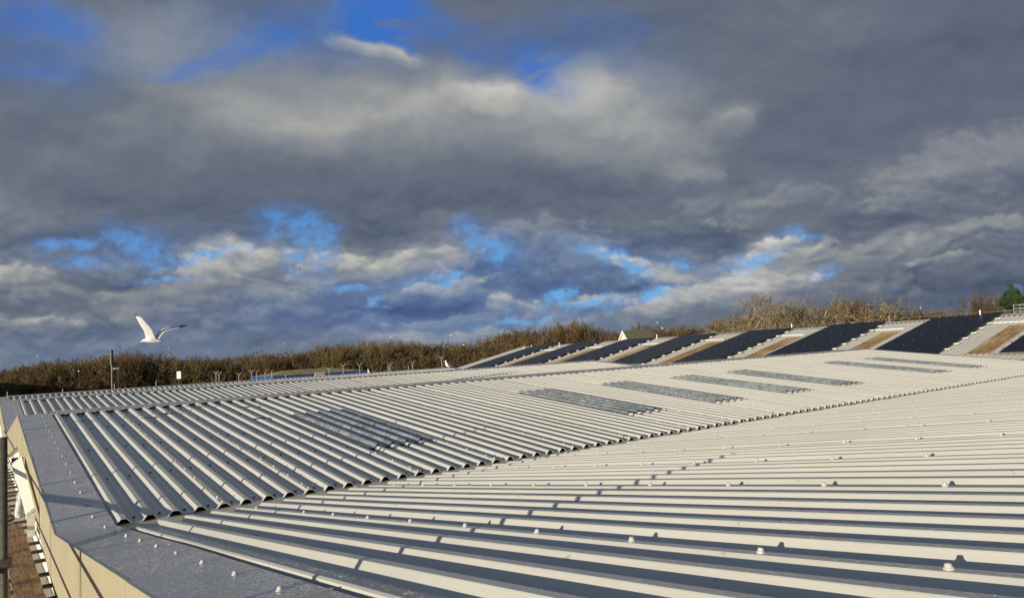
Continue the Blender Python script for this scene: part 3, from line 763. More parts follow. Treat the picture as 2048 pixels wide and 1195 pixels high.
for i in range(7):        # pale flashing strips across between arrays
    y0 = 51.4+PER*i+1.8; mb = MB()
    mb.box((167.2, y0+4.4, zD(167.2)+.10), (.9, 8.9, .16), Matrix.Rotation(-math.atan(SL), 3, 'Y')); part(mb, 'flashing_strip', M['white'], sh)
for (px, py, s_) in ((1048, 697, 1), (1063, 695, 1.1), (1119, 692, 1.5), (1314, 677, 1.5), (1584, 658, 1.6), (1961, 633, 2.2)):
    d = ray(px, py); nrm = np.array([-SL, 0, 1.]); p0 = np.array([XR, 0, ZR]); P_ = d*(np.dot(p0, nrm)/np.dot(d, nrm))
    x, y = P_[0], P_[1]; mb = MB(); z = zD(x)
    mb.box((x, y, z+.08), (.7, .7, .14)); mb.tube((x, y, z+.1), (x, y, z+.85*min(s_, 1.4)), .17, .12, 8); mb.tube((x, y, z+.8*min(s_, 1.4)), (x, y, z+1.0*min(s_, 1.4)), .2, .16, 8)
    part(mb, 'anchor_post', M['white'], sh)
mb = MB()   # slack line above the ridge, carried by slim stanchions beyond it
pts = [Vector((XR+2, 50+8*i, ZR+.9-.5*(i/12)**2)) for i in range(13)]
for a, b in zip(pts[:-1], pts[1:]): mb.tube(a, b, .045, n=5)
for p_ in pts[::3]: mb.tube(p_, p_-Vector((0, 0, 1.6)), .05, n=5)
part(mb, 'safety_line', M['galv'], sh)
# guard rail frame at the right end of the ridge
gr = MB(); Yg0, Yg1 = 40.0, 58.6
for z_ in (.5, 1.15, 1.9):
    gr.tube((XR+.6, Yg0, ZR+z_), (XR+.6, Yg1, ZR+z_), .07, n=6); gr.tube((XR+4, Yg0, ZR+z_), (XR+4, Yg1, ZR+z_), .07, n=6)
for i in range(8):
    yy = Yg0+(Yg1-Yg0)*i/7
    for xx in (XR+.6, XR+4): gr.tube((xx, yy, ZR-.6), (xx, yy, ZR+1.95), .07, n=6)
part(gr, 'guard_rail', M['bill'] if False else M['post'], sh)

# solar arrays: 3 columns of modules across, 8 rows up the slope
NROW, NCOL = 8, 3; MX, MY = 33.0/NROW, 13.6/NCOL
mmb = MB(); rt = Matrix.Rotation(-math.atan(SL), 3, 'Y')
mmb.box((0, 0, .0), (MX-.05, MY-.06, .13), None, 1)
mmb.box((0, 0, .068), (MX-.13, MY-.14, .012), None, 0)
ME_MOD = mmb.build('solar_module', [M['module'], M['frame']], mesh_only=True)
c_ = MB(); c_.box((0, 0, 0), (.16, .12, .06)); ME_CL = c_.build('module_clamp', M['alu'], mesh_only=True)
r_ = MB(); r_.box((0, .35, 0), (.16, NCOL*MY+1.6, .16), None, 0); r_.box((0, -NCOL*MY/2-.55, .02), (.5, .9, .16), None, 1); ME_RL = r_.build('mounting_rail', [M['alu'], M['white']], mesh_only=True)
ang = -math.atan(SL)
names = ['cut by the right edge', 'second from right, largest seen whole', 'third from the right', 'fourth from the right', 'fourth from the left', 'third from the left', 'second from the left', 'at the far left end of the roof']
for i in range(8):
    y0 = (60.3+PER*(i-1)) if i else 36.3
    yc = y0+NCOL*MY/2; xc = (140.8+173.8)/2
    a = thing('solar_array', (xc, yc, zD(xc)), 'black solar array on the taller shed, '+names[i], 'solar array', 'solar arrays on the taller shed roof')
    cs, sn = math.cos(ang), math.sin(ang)
    def loc(u, v, w): return (u*cs+w*sn, v, -u*sn+w*cs)
    for r0 in range(NROW):
        for c0_ in range(NCOL):
            u = (r0-(NROW-1)/2)*MX/cs; v = (c0_-(NCOL-1)/2)*MY
            o = link('solar_module', ME_MOD, a, loc(u, v, .55+rnd.uniform(-.01, .01)), (0, ang, 0)); o.scale = (1/cs, 1, 1)
        u = (r0-NROW/2)*MX/cs+.0
        link('mounting_rail', ME_RL, a, loc(u+.4, 0, .34), (0, ang, 0))
        if r0:
            for v in (-MY/2, MY/2): link('module_clamp', ME_CL, a, loc(u, v, .64), (0, ang, 0))

shade_shed = thing('warehouse', (-160, 320, GZ), 'added unseen shed on the left, put in to shade the foot of the trees', 'warehouse')  # unseen shed, added only to shade the foot of the tree belt
mb = MB(); mb.box((-160, 330, (GZ+13)/2), (160, 250, 13-GZ)); part(mb, 'wall', M['brick'], shade_shed)
mb = MB(); mb.prism([(-242, 204, 13), (-78, 204, 13), (-160, 204, 18.0)], (0, 252, 0)); part(mb, 'roof', M['sheet_old'], shade_shed)

# ------------------------------------------------------------------ scaffold along the gable
sf = thing('scaffolding', (0.3, 30, GZ), 'dull steel tube scaffolding standing against the gable wall at the left edge', 'scaffolding')
TR = .09
poles = [(-.32, 11.25, -.7), (.60, 24.6, -1.5), (-.32, 35.1, -.6), (-.32, 41.8, -.6), (-.32, 58.3, -.4), (-.32, 75, -.4), (-.32, 92, -.4)]
for x, y, z in poles:
    mb = MB(); mb.tube((x, y, GZ), (x, y, z), TR, n=14); s_ = part(mb, 'standard', M['oldtube'], sf, smooth=True)
    for zc in (-4.9, -8.35):
        if zc < z:
            c = MB(); c.box((x+.02, y, zc), (.34, .30, .24)); c.tube((x-.2, y+.1, zc), (x-.2, y+.1, zc+.22), .05, n=6); part(c, 'coupler', M['oldtube'], s_)
for x, z, ya, yb in ((-.52, -4.9, -10, 99), (-.52, -8.4, -10, 99), (-.52, -6.6, -10, 99)):
    mb = MB(); mb.tube((x, ya, z), (x, yb, z), TR, n=12); part(mb, 'ledger', M['oldtube'], sf, smooth=True)
k = 0
y = 6.0
while y < 96:
    mb = MB(); mb.tube((-.6, y, -8.28), (2.62+.1*math.sin(y*3), y+.15*math.sin(y), -8.28), TR, n=10); part(mb, 'transom', M['oldtube'], sf, smooth=True)
    y += 2.45+.5*math.sin(y*1.7)
# boards, each a thing of its own
def board(x0_, x1_, y0_, y1_, z_, label, rz=0.):
    mb = MB(); nseg = 10; V = []
    for j in range(nseg+1):
        yy = y0_+(y1_-y0_)*j/nseg; w_ = .012*math.sin(yy*2.1); zz_ = z_+.02*math.sin(yy*.7+x0_)
        V += [(x0_+w_, yy, zz_), (x1_+w_, yy, zz_), (x1_+w_, yy, zz_-.15), (x0_+w_, yy, zz_-.15)]
    F = []
    for j in range(nseg):
        for i in range(4): F.append((j*4+i, j*4+(i+1) % 4, (j+1)*4+(i+1) % 4, (j+1)*4+i))
    F += [(3, 2, 1, 0), (nseg*4, nseg*4+1, nseg*4+2, nseg*4+3)]
    mb.add(V, F)
    o = mb.build('scaffold_board', M['wood'], None, origin=((x0_+x1_)/2, (y0_+y1_)/2, z_)); o.location = Vector(((x0_+x1_)/2, (y0_+y1_)/2, z_))*U
    return tag(o, label, 'scaffold board', 'scaffold boards along the wall')
board(1.12, 2.06, 22, 50.6, -8.0, 'worn brown scaffold board nearest the camera, at the bottom left corner')
board(.16, 1.08, 10, 50.2, -8.02, 'scaffold board running behind the upright tube at the left edge')
board(.82, 1.72, 51.9, 76, -8.02, 'reddish scaffold board further along, beyond the rolled netting')
board(-.10, .78, 52, 77, -8.03, 'scaffold board beyond the netting, on its outer side')
board(.9, 1.66, 77, 99, -8.0, 'farthest scaffold board along the shed wall')
# crumpled clear bottle and rolled netting
def ringy(c, r, z, n=14, wob=0., ph=0.): return [(c[0]+(r+wob*math.sin(5*t+ph))*math.cos(t), c[1]+(r+wob*math.sin(5*t+ph))*math.sin(t), z) for t in [2*math.pi*i/n for i in range(n)]]
bt = thing('plastic_bottle', (2.02, 52.5, -8.0), 'crumpled clear plastic bottle propped upright beside the wall at the left', 'bottle')
mb = MB(); rs = []
for z_, r_ in ((0, .20), (.08, .26), (.3, .25), (.5, .27), (.7, .245), (.9, .27), (1.1, .25), (1.3, .27), (1.5, .2), (1.62, .09), (1.75, .08)): rs.append(ringy((0, 0), r_, z_, 16, .012, z_*9))
mb.loft(rs); b_ = mb.build('bottle_body', M['plastic'], bt, smooth=True)
mb = MB(); mb.tube((0, 0, 1.72), (0, 0, 1.9), .095, n=12); mb.build('bottle_cap', M['white'], bt)
bt.rotation_euler = (R(-14), R(6), 0)
nt_ = MB()
for i in range(26):
    t = i/25*1.5; c = Vector((1.25+.0*t, 51.0+t*.5, -7.9)); 
    pts = [c+Vector((.42*math.sin(a)+.1, .12*math.sin(2*a+i), .16*math.cos(a)+.12)) for a in [j*.6 for j in range(11)]]
    for a, b in zip(pts[:-1], pts[1:]): nt_.tube(a, b, .018, n=4, caps=False)
for i in range(14):
    a = i/14*6.28; nt_.tube((1.35+.42*math.sin(a), 51, -7.78+.16*math.cos(a)), (1.35+.42*math.sin(a), 51.8, -7.78+.16*math.cos(a)), .018, n=4, caps=False)
o = nt_.build('netting', M['net'], None, origin=(1.3, 51.4, -8)); o.location = Vector((1.3, 51.4, -8))*U
tag(o, 'roll of dark debris netting lying across the scaffold boards', 'netting')

# twig litter on the ribs
for j, (px, py, s_) in enumerate(((345, 829, 1.0), (392, 815, .9), (300, 838, .8), (505, 815, .8), (163, 845, .6), (525, 839, .7))):
    d = ray(px, py); nr_ = np.array([0, -TH, 1.]); p0 = np.array([0, YB, ZB-H*.5]); P_ = d*(np.dot(p0, nr_)/np.dot(d, nr_)); P_ = Vector(P_)
    mb = MB()
    for q in range(5):
        a = rnd.random()*3.1; p = Vector((rnd.uniform(-.3, .3), rnd.uniform(-.3, .3), .12))
        for w in range(4):
            a += rnd.uniform(-.6, .6); p2 = p+Vector((math.cos(a), math.sin(a), rnd.uniform(-.1, .12)))*.28*s_
            mb.tube(p, p2, .022, .018, n=4); p = p2
    o = mb.build('twig_litter', M['screw'], None); o.location = P_*U
    tag(o, ['black twigs caught between ribs below the near ridge, the largest clump', 'black twigs lying just right of the largest clump', 'thin black twig on the third rib from the verge below the ridge', 'dark twigs lying above the nearest grey rooflight', 'tiny dark twig at the top left of the near ribbed slope', 'dark twig beside the red capped screws of the nearest rooflight'][j], 'twigs', 'twig litter on the roof')
#@@PART2

# ------------------------------------------------------------------ trees
def seg_mesh(name, P0, P1, R0, R1, mats, parent=None, nside=3):
    """many short tapered rods as one mesh (metres)"""
    P0 = np.asarray(P0); P1 = np.asarray(P1); R0 = np.asarray(R0)[:, None]; R1 = np.asarray(R1)[:, None]
    d = P1-P0; d /= np.linalg.norm(d, axis=1)[:, None]+1e-9
    a = np.cross(d, np.array([.31, .17, .93])); a /= np.linalg.norm(a, axis=1)[:, None]+1e-9; b = np.cross(d, a)
    vs = []
    for (p, r) in ((P0, R0), (P1, R1)):
        for i in range(nside):
            t = 2*math.pi*i/nside; vs.append(p+r*(a*math.cos(t)+b*math.sin(t)))
    V = np.stack(vs, 1); n = len(P0); V = V.reshape(-1, 3)
    q = np.array([[i, (i+1) % nside, nside+(i+1) % nside, nside+i] for i in range(nside)])
    F = (np.arange(n)[:, None, None]*2*nside+q[None]).reshape(-1, 4)
    me = bpy.data.meshes.new(name); me.vertices.add(len(V)); me.vertices.foreach_set('co', V.ravel())
    me.loops.add(F.size); me.loops.foreach_set('vertex_index', F.ravel().astype(np.int32))
    me.polygons.add(len(F)); me.polygons.foreach_set('loop_start', np.arange(0, F.size, 4, dtype=np.int32)); me.polygons.foreach_set('loop_total', np.full(len(F), 4, dtype=np.int32))
    me.materials.append(mats); me.update(); me.validate()
    return me
def grow(rng, height, spread, stems, fork=(3, 4, 4, 3), up=.35, start=.02, jitter=.5, first=.34, pct=99.6):
    """limbs and twigs of a bare tree; returns two lists of rods (limbs, twigs)"""
    limbs, twigs = [], []
    def rec(p, d, L, r, lv):
        n = 3 if lv < 2 else 2; q = p.copy(); dd = d.copy()
        for i in range(n):
            dd = dd+rng.normal(0, .10+.03*lv, 3)+np.array([0, 0, up*.12]); dd /= np.linalg.norm(dd)
            q2 = q+dd*L/n; r2 = r*(1-.35/n*(i+1)/1.0)
            (limbs if lv < 2 else twigs).append((q, q2, r*(1-.35*i/n), r*(1-.35*(i+1)/n)))
            if lv < len(fork) and i >= (0 if lv > 0 else 1):
                for c in range(max(1, round(fork[lv]/ (n-(0 if lv > 0 else 1))+rng.uniform(-.3, .3)))):
                    s = rng.normal(0, 1, 3); s -= dd*np.dot(s, dd); s /= np.linalg.norm(s)+1e-9
                    w = rng.uniform(.35, .35+jitter); nd = dd*(1-w*.5)+s*w+np.array([0, 0, up*.35]); nd /= np.linalg.norm(nd)
                    rec(q2, nd, L*rng.uniform(.46, .66), max(r*.52, .009), lv+1)
            q = q2
    for i in range(stems):
        a = rng.uniform(0, 6.28); w = spread*rng.uniform(.2, 1.)
        d = np.array([math.cos(a)*w, math.sin(a)*w, 1.]); d /= np.linalg.norm(d)
        rec(np.array([math.cos(a)*start*height, math.sin(a)*start*height, -.2]), d, height*first*rng.uniform(.85, 1.1), height*.014, 0)
    # scale to the wanted height
    zmax = float(np.percentile([t[1][2] for t in twigs], pct)); k = height/zmax
    rad = float(np.percentile([math.hypot(t[1][0], t[1][1]) for t in twigs], 97))*k*1.08
    def keep(t):      # rounded crown: no stray shoots
        x, y, z = t[1]*k; return (x*x+y*y)/(rad*rad)+(max(0, z-.4*height)/(.6*height))**2 < 1.08+.10*math.sin(x*7+y*5)
    twigs = [t for t in twigs if keep(t)]
    f = lambda L: [np.array(c) for c in ([t[0]*k for t in L], [t[1]*k for t in L], [t[2] for t in L], [t[3] for t in L])]
    return f(limbs), f(twigs)
def leaf_cloud(rng, blobs, n, size):
    """small leaf faces spread through lumpy volumes"""
    V = []; F = []
    tot = sum(b[3]**2 for b in blobs)
    for (x, y, z, r) in blobs:
        m_ = int(n*r*r/tot)
        for _ in range(m_):
            d = rng.normal(0, 1, 3); d /= np.linalg.norm(d); rr = r*rng.uniform(.55, 1.05)**.6*(1+.18*noise.noise(Vector(d)*2.3+Vector((x, y, z))))
            p = np.array([x, y, z])+d*rr*np.array([1, 1, .8]); s = size*rng.uniform(.5, 1.3)
            u = rng.normal(0, 1, 3); u /= np.linalg.norm(u); w = np.cross(u, rng.normal(0, 1, 3)); w /= np.linalg.norm(w)+1e-9
            b = len(V); V += [tuple(p-u*s), tuple(p+w*s*.45), tuple(p+u*s), tuple(p-w*s*.45)]; F.append((b, b+1, b+2, b+3))
    return V, F
PROT = []
SEG = [(20, 0, 'at the left edge of the photo'), (215, 0, 'left of the tall mast'), (345, 0, 'between the tall mast and the white board'), (430, 0, 'just right of the white board'), (545, 0, 'behind the forked posts left of the blue building'), (735, 0, 'behind the blue building'), (890, 0, 'between the two standing gulls'), (1040, 0, 'above the left end of the solar roof'), (1235, 0, 'left of the white gabled house'), (1420, 0, 'right of the white gabled house'), (1510, 0, 'left of the largest pale tree'), (1760, 0, 'right of the largest pale tree'), (1900, 0, 'left of the lone round brown tree'), (9999, 0, 'at the right edge of the photo')]
specs = [('twig_olive', 8.5, .55, 8, (3, 4, 5, 5), .42), ('twig_brown', 8.0, .6, 8, (3, 4, 5, 5), .38), ('twig_brown', 7.2, .75, 9, (3, 4, 5, 5), .35),
         ('twig_olive', 9.0, .45, 8, (3, 4, 5, 5), .45), ('twig_olive', 6.4, .9, 10, (3, 4, 4, 5), .4)]
for i, (mm, h_, sp_, st_, fk, up_) in enumerate(specs):
    rng = np.random.default_rng(11+i); li, tw = grow(rng, h_, sp_, st_, fk, up_)
    tw[2] = np.maximum(tw[2], .026); tw[3] = np.maximum(tw[3]*.8, .016)
    PROT.append((seg_mesh('trunk', *li, M['bark'], nside=5), seg_mesh('crown', *tw, M[mm]), h_))
print('twigs', [len(p[1].polygons) for p in PROT])
def tree(loc, p, s, label, group=None, rz=None, cat='tree', name='bare_tree', sx=1.):
    a = thing(name, (loc[0], loc[1], GZ), label, cat, group, rz if rz is not None else rnd.random()*6.28)
    a.scale = (s*sx, s*sx, s)
    link('trunk', p[0], a); link('crown', p[1], a); return a
# skyline of the belt: (photo x, y of the top, distance in metres)
SKY = [(-60, 740), (0, 735), (60, 722), (110, 719), (150, 714), (178, 709), (200, 706), (215, 712), (240, 700), (258, 698), (275, 705), (300, 707), (320, 714), (345, 711), (380, 712), (405, 711), (425, 706), (440, 706), (460, 712), (490, 707), (520, 700), (560, 697), (600, 700), (640, 690), (675, 682), (700, 684), (725, 682), (745, 677), (775, 679), (800, 678), (830, 682), (860, 682), (900, 680), (935, 680), (960, 674), (990, 668), (1020, 660), (1040, 657), (1065, 664), (1095, 648), (1130, 642), (1160, 642), (1180, 652), (1205, 660), (1240, 663), (1265, 652), (1290, 646), (1310, 653), (1335, 647), (1350, 652), (1370, 645), (1390, 652), (1410, 654), (1440, 642), (1465, 632), (1490, 628), (1520, 622), (1680, 604), (1710, 606), (1740, 612), (1770, 618), (1800, 620), (1830, 619), (1860, 621), (1890, 624), (1920, 622), (2000, 622), (2060, 624)]
def sky_y(px):
    for (a, b), (c, d) in zip(SKY[:-1], SKY[1:]):
        if a <= px <= c: return b+(d-b)*(px-a)/(c-a)
    return SKY[0][1] if px < SKY[0][0] else SKY[-1][1]
def belt_dist(px):       # the belt runs obliquely: far on the left, nearer on the right (metres)
    return np.interp(px, [-60, 500, 1000, 1300, 1600, 2060], [104, 103, 98, 92, 82, 84])
GRP = 'bare trees of the belt behind the sheds'
LB = {'twig_olive': 'bare olive brown tree in the dense belt behind the sheds', 'twig_brown': 'bare reddish brown tree in the dense belt behind the sheds'}
cnt = 0
for row, (doff, lo, step) in enumerate(((0, 10, 21), (4.5, 0, 24), (-4.0, 20, 24))):
    px = -50.0+row*7
    while px < 2075:
        D = belt_dist(px)+doff+rnd.uniform(-1, 1)
        top = sky_y(px)+(lo*rnd.uniform(.2, 1.2))+rnd.uniform(-7, 6)
        d = at_d(px, top, D/U); hh = (d[2]-GZ)*U
        i = rnd.randrange(5); p = PROT[i]
        if row == 2 and 1100 < px < 2000: px += step; continue
        tree((d[0], d[1]), p, hh/p[2], ('bare olive tree, ' if specs[i][0] == 'twig_olive' else 'bare reddish tree, ')+('middle', 'back', 'front')[row]+' row of belt, '+next(t for q, _, t in SEG if px < q), GRP, sx=rnd.uniform(.85, 1.15)*(7.5/hh if hh > 7.5 else 1)); cnt += 1
        px += step*rnd.uniform(.8, 1.2)
print('belt trees', cnt)
# shaded thicket under the belt: one mass of stems nobody could count
rng = np.random.default_rng(5); P0, P1, R0, R1 = [], [], [], []
for i in range(14000):
    px = rng.uniform(-80, 2080); D = belt_dist(px)+rng.uniform(-6, 5); d = at_d(px, 700, D/U)
    h_ = rng.uniform(2.0, 6.0); b = np.array([d[0]*U, d[1]*U, GZ*U]); t = b+np.array([rng.normal(0, .6), rng.normal(0, .6), h_])
    P0.append(b); P1.append(t); R0.append(.05); R1.append(.02)
    for q in range(2):
        m_ = b+(t-b)*rng.uniform(.4, .9); P0.append(m_); P1.append(m_+np.array([rng.normal(0, .6), rng.normal(0, .6), rng.uniform(.2, .9)])); R0.append(.025); R1.append(.015)
tk = bpy.data.objects.new('thicket', seg_mesh('thicket', P0, P1, R0, R1, M['bark'])); COL.objects.link(tk)
tag(tk, 'dark tangled undergrowth beneath the belt of bare trees', 'undergrowth', kind='stuff')

# trees told apart from the belt
def special(seed, mm, h_, sp_, st_, fk, up_, px, py, D, label, name='bare_tree', tr=.02, first=.34, jit=.5, sx=1., pct=99.3):
    rng = np.random.default_rng(seed); li, tw = grow(rng, h_, sp_, st_, fk, up_, first=first, jitter=jit, pct=pct)
    tw[2] = np.maximum(tw[2], tr); tw[3] = np.maximum(tw[3]*.8, tr*.6)
    p = (seg_mesh('trunk', *li, M['bark'] if mm != 'twig_grey' else M['twig_pale'], nside=5), seg_mesh('crown', *tw, M[mm]), h_)
    d = at_d(px, py-9, D/U); hh = (d[2]-GZ)*U
    return tree((d[0], d[1]), p, hh/h_, label, rz=0., name=name, sx=sx)
special(31, 'twig_grey', 9, 1.5, 12, (4, 4, 5, 5), .10, 1588, 588, 74, 'largest bare tree, with pale grey branching crown, rising above the taller shed', sx=1.15, jit=.75, tr=.02, pct=98.5)
special(32, 'twig_grey', 8, 1.6, 11, (4, 4, 5, 4), .06, 1652, 599, 72, 'pale bare tree with low outspread limbs, right beside the largest tree', sx=1.3, jit=.7, tr=.021, pct=99.7)
special(38, 'twig_grey', 8, 1.6, 11, (4, 4, 5, 4), .06, 1528, 611, 71, 'pale bushy bare tree left of the largest tree', sx=1.15, jit=.7, tr=.021, pct=99.5)
special(33, 'twig_brown', 8, .7, 9, (4, 4, 4, 4), .5, 1698, 600, 76, 'reddish brown bare tree right of the largest pale tree', sx=.7)
special(34, 'twig_brown', 8, .9, 12, (4, 4, 5, 5), .3, 1938, 589, 80, 'lone round brown tree standing between the two lamps at the right', sx=.85)
special(35, 'twig_brown', 8, .4, 8, (4, 4, 4, 4), .8, 1145, 640, 104, 'bare tree of upright brown twigs rising above the belt left of the white gable', sx=.8)
special(36, 'twig_brown', 8, .7, 8, (4, 4, 4, 4), .5, 1288, 646, 104, 'brown tree just right of the white gabled house', sx=.6)
special(37, 'twig_grey', 8, .6, 8, (4, 4, 4, 3), .5, 742, 673, 112, 'grey bare tree above the belt left of centre', sx=.8)
special(39, 'twig_brown', 8.5, .5, 9, (4, 4, 4, 4), .5, 247, 698, 108, 'rounded reddish brown tree rising beside the tall mast', sx=.55)
# ivy covered dark tree
def leafy(loc, blobs, n, size, mt, label, name, hh, cat='tree', seed=3, trunk_h=3.):
    rng = np.random.default_rng(seed); V, F = leaf_cloud(rng, blobs, n, size)
    a = thing(name, (loc[0], loc[1], GZ), label, cat)
    me = bpy.data.meshes.new('crown'); me.from_pydata(V, [], F); me.materials.append(mt); me.update(); link('crown', me, a)
    t = MB(); t.tube((0, 0, 0), (.4, .2, trunk_h/U), .9, .4, 8); t.tube((.4, .2, trunk_h/U*.7), (3, 1, trunk_h/U*1.5), .4, .15, 6); t.tube((.2, .2, trunk_h/U*.6), (-3, -1, trunk_h/U*1.5), .4, .15, 6); t.build('trunk', M['bark'], a)
d = at_d(262, 720, 99/U)
leafy((d[0], d[1]), [(-1.2, 0, 3.8, 1.5), (.8, .3, 4.6, 1.7), (2.3, 0, 3.6, 1.5), (3.2, .2, 2.4, 1.3), (-.4, .2, 5.6, 1.1), (-2.5, 0, 2.6, 1.2), (1.6, 0, 5.5, 1.0)], 15000, .10, M['ivy'], 'dark green ivy covered tree right of the tall mast', 'ivy_tree', 7)
d = at_d(2024, 600, 64/U)
bl = []
rr_ = random.Random(4)
for i in range(90):
    z_ = rr_.uniform(2.0, 8.1); w_ = (8.5-z_)*.80; a_ = rr_.random()*6.28; q_ = rr_.uniform(.3, 1); bl.append((math.cos(a_)*w_*q_, math.sin(a_)*w_*q_, z_-.25*w_*q_, rr_.uniform(.25, .55)))
bl.append((0, 0, 8.4, .18)); bl.append((.05, 0, 8.0, .3)); bl.append((.1, 0, 7.5, .4))
leafy((d[0], d[1]), bl, 26000, .09, M['conifer'], 'dark green conifer at the far right behind the guard rail', 'conifer_tree', 9, seed=8)

# ------------------------------------------------------------------ masts, lamps, fence posts, signs
def pole(px, py_top, D, r, name, label, cat, mt, head=None, group=None):
    d = at_d(px, py_top, D/U); a = thing(name, (d[0], d[1], GZ), label, cat, group); H_ = d[2]-GZ
    t = MB(); t.tube((0, 0, 0), (0, 0, H_), r*1.2, r, 8); t.build('post', mt, a)
    if head: head(a, H_)
    return a
LRT = np.array([RGT[0], RGT[1], 0.]); LRT = Vector(LRT/np.linalg.norm(LRT))
def head_mast(a, h):
    t = MB(); t.tube((0, 0, h-4.6), (0, 0, h), .45, .45, 12); t.build('antenna_sleeve', M['twig_brown'] if False else M['oldtube'], a)
def head_flat(a, h):
    t = MB(); c = -LRT*1.1; t.box((c.x*.7, c.y*.7, h+.0), (1.6, 1.6, .4), Matrix.Rotation(.0, 3, 'Z')); t.build('lamp_head', M['lamp'], a)
def head_ball(a, h):
    t = MB(); rs = []
    for i in range(7):
        f = math.pi*i/6; rs.append([(.42*math.sin(f)*math.cos(q*.785), .42*math.sin(f)*math.sin(q*.785), h+.1-.3*math.cos(f)) for q in range(8)])
    t.loft(rs); t.build('lamp_head', M['lamp'], a, smooth=True)
pole(223, 699, 62, .16, 'mast', 'tall slim mast with a thick sleeve at its top, left of centre', 'mast', M['post'], head_mast)
pole(236.5, 736, 70, .16, 'street_lamp', 'green lamp post with a flat pale head beside the tall mast', 'street lamp', M['greenpost'], head_flat)
pole(158, 742, 84, .15, 'street_lamp', 'thin dark lamp post with a round pale head left of the tall mast', 'street lamp', M['greenpost'], head_ball)
lamps = [(75.5, 712, 112, 'small lamp standing above the trees at the far left'), (337, 697, 112, 'small lamp above the trees below the flying gull'), (570, 686, 112, 'small lamp above the trees over the blue building'),
         (965.5, 666, 112, 'small lamp above the tree belt near the left end of the solar roof'), (1987, 607, 92, 'lamp above the trees between the round brown tree and the conifer'), (1841, 615, 104, 'lamp head just clearing the yellowish hedge top right of centre')]
for px, py, D, lb in lamps: pole(px, py, D, .14, 'street_lamp', lb, 'street lamp', M['galv'], head_ball)
# posts with forked tops of the security fence
def fork(a, h, both=True, flip=1):
    t = MB()
    for s_ in ((-1, 1) if both else (flip,)):
        v = LRT*s_; t.tube((0, 0, h-.1), (v.x*.5, v.y*.5, h+.6), .09, .08, 6); t.tube((v.x*.5, v.y*.5, h+.6), (v.x*1.0, v.y*1.0, h+.85), .08, .06, 6)
    t.build('fork', M['post'], a)
Y_ = [(432, 747, 2, 'first forked white fence post from the left'), (438, 748, 2, 'second forked fence post from the left, close to the first'), (477.6, 750, 2, 'forked fence post left of the blue building, third from the left'),
      (503, 744, 2, 'fourth forked fence post from the left'), (513, 744, 1, 'fence post with one bent arm, fifth from the left'), (530, 744, 1, 'fence post with one short arm, nearest left of the blue building'),
      (658, 739, 2, 'forked fence post just right of the small white sign'), (686, 732, 2, 'forked fence post before the right half of the mossy roof'), (719, 731, 2, 'forked fence post at the right end of the mossy roof'),
      (780, 730, 2, 'forked fence post right of the smaller standing gull'), (825, 726, 2, 'forked fence post midway between the two standing gulls'), (883, 717, 2, 'tall forked fence post just left of the larger standing gull'), (963.5, 719, 2, 'forked post showing above the verge of the solar roof')]
for px, py, k_, lb in Y_:
    pole(px, py, 61 if px < 960 else 74, .12, 'fence_post', lb, 'fence post', M['post'], (lambda a, h, k_=k_: fork(a, h, k_ == 2)), 'posts of the security fence')
for px, py, lb in ((543.6, 741, 'plain straight fence post touching the left end of the blue building'), (571, 748, 'short straight post in front of the blue building'), (777, 730.5, 'plain post beside a forked one right of the smaller gull'), (817, 732, 'plain thin post between the two standing gulls'),
                   (15, 783, 'short spike post behind the far ridge at the left edge'), (125.5, 777, 'short spike post behind the far ridge, second from the left edge'), (229, 766, 'short spike post right beside the foot of the mast'), (312, 761, 'short spike post left of the white rectangular board')):
    pole(px, py, 56, .12, 'fence_post', lb, 'fence post', M['post'], None, 'posts of the security fence')
def head_board(a, h):
    v = LRT; t = MB(); n_ = Vector((FWD[0], FWD[1], 0)).normalized()
    c = Vector((0, 0, h-1.1))-n_*.3; w, hh = .62, 1.1
    P = [c-v*w-Vector((0, 0, hh)), c+v*w-Vector((0, 0, hh)), c+v*w+Vector((0, 0, hh)), c-v*w+Vector((0, 0, hh))]
    t.prism(P, n_*.15); t.build('sign_board', M['white'], a)
pole(358.3, 742, 60, .2, 'sign_post', 'white rectangular board on a dark post behind the far ridge', 'sign', M['greenpost'], head_board)

# blue building with mossy hipped roof
YF = 280.0
A_ = at_y(546, 751.5, YF); B_ = at_y(733, 740, YF); ze = (A_[2]+B_[2])/2; x0_, x1_ = A_[0], B_[0]
R1_ = at_y(556, 741, YF+14); R2_ = at_y(715, 731, YF+14); zr_ = (R1_[2]+R2_[2])/2
bb = thing('low_building', ((x0_+x1_)/2, YF+14, GZ), 'low building with a mossy yellow hipped roof and bright blue fascia', 'building')
mb = MB(); rA, rB_ = (x0_+10, YF+14, zr_), (x1_-10, YF+14, zr_)
mb.add([(x0_, YF, ze), (x1_, YF, ze), (x1_, YF+28, ze), (x0_, YF+28, ze), rA, rB_], [(0, 1, 5, 4), (1, 2, 5), (2, 3, 4, 5), (3, 0, 4), (3, 2, 1, 0)]); part(mb, 'roof', M['moss'], bb)
mb = MB(); mb.box(((x0_+x1_)/2, YF+14, ze-1.6), (x1_-x0_, 28, 3.15)); part(mb, 'fascia', M['bluepaint'], bb)
mb = MB(); mb.box(((x0_+x1_)/2, YF+14, (ze-3.2+GZ)/2), (x1_-x0_-2, 26, ze-3.2-GZ)); part(mb, 'wall', M['brick'], bb)
s0 = at_y(629, 746, YF-3); s1 = at_y(649, 752, YF-3)
sg = thing('sign', ((s0[0]+s1[0])/2, YF-3, GZ), 'small white sign with blurred red lettering in front of the blue fascia', 'sign')
mb = MB(); zc = (s0[2]+s1[2])/2+.2; xc = (s0[0]+s1[0])/2; wv = s1[0]-s0[0]
mb.box((xc, YF-3, zc), (wv, .2, 1.5)); bd = part(mb, 'sign_board', M['white'], sg)
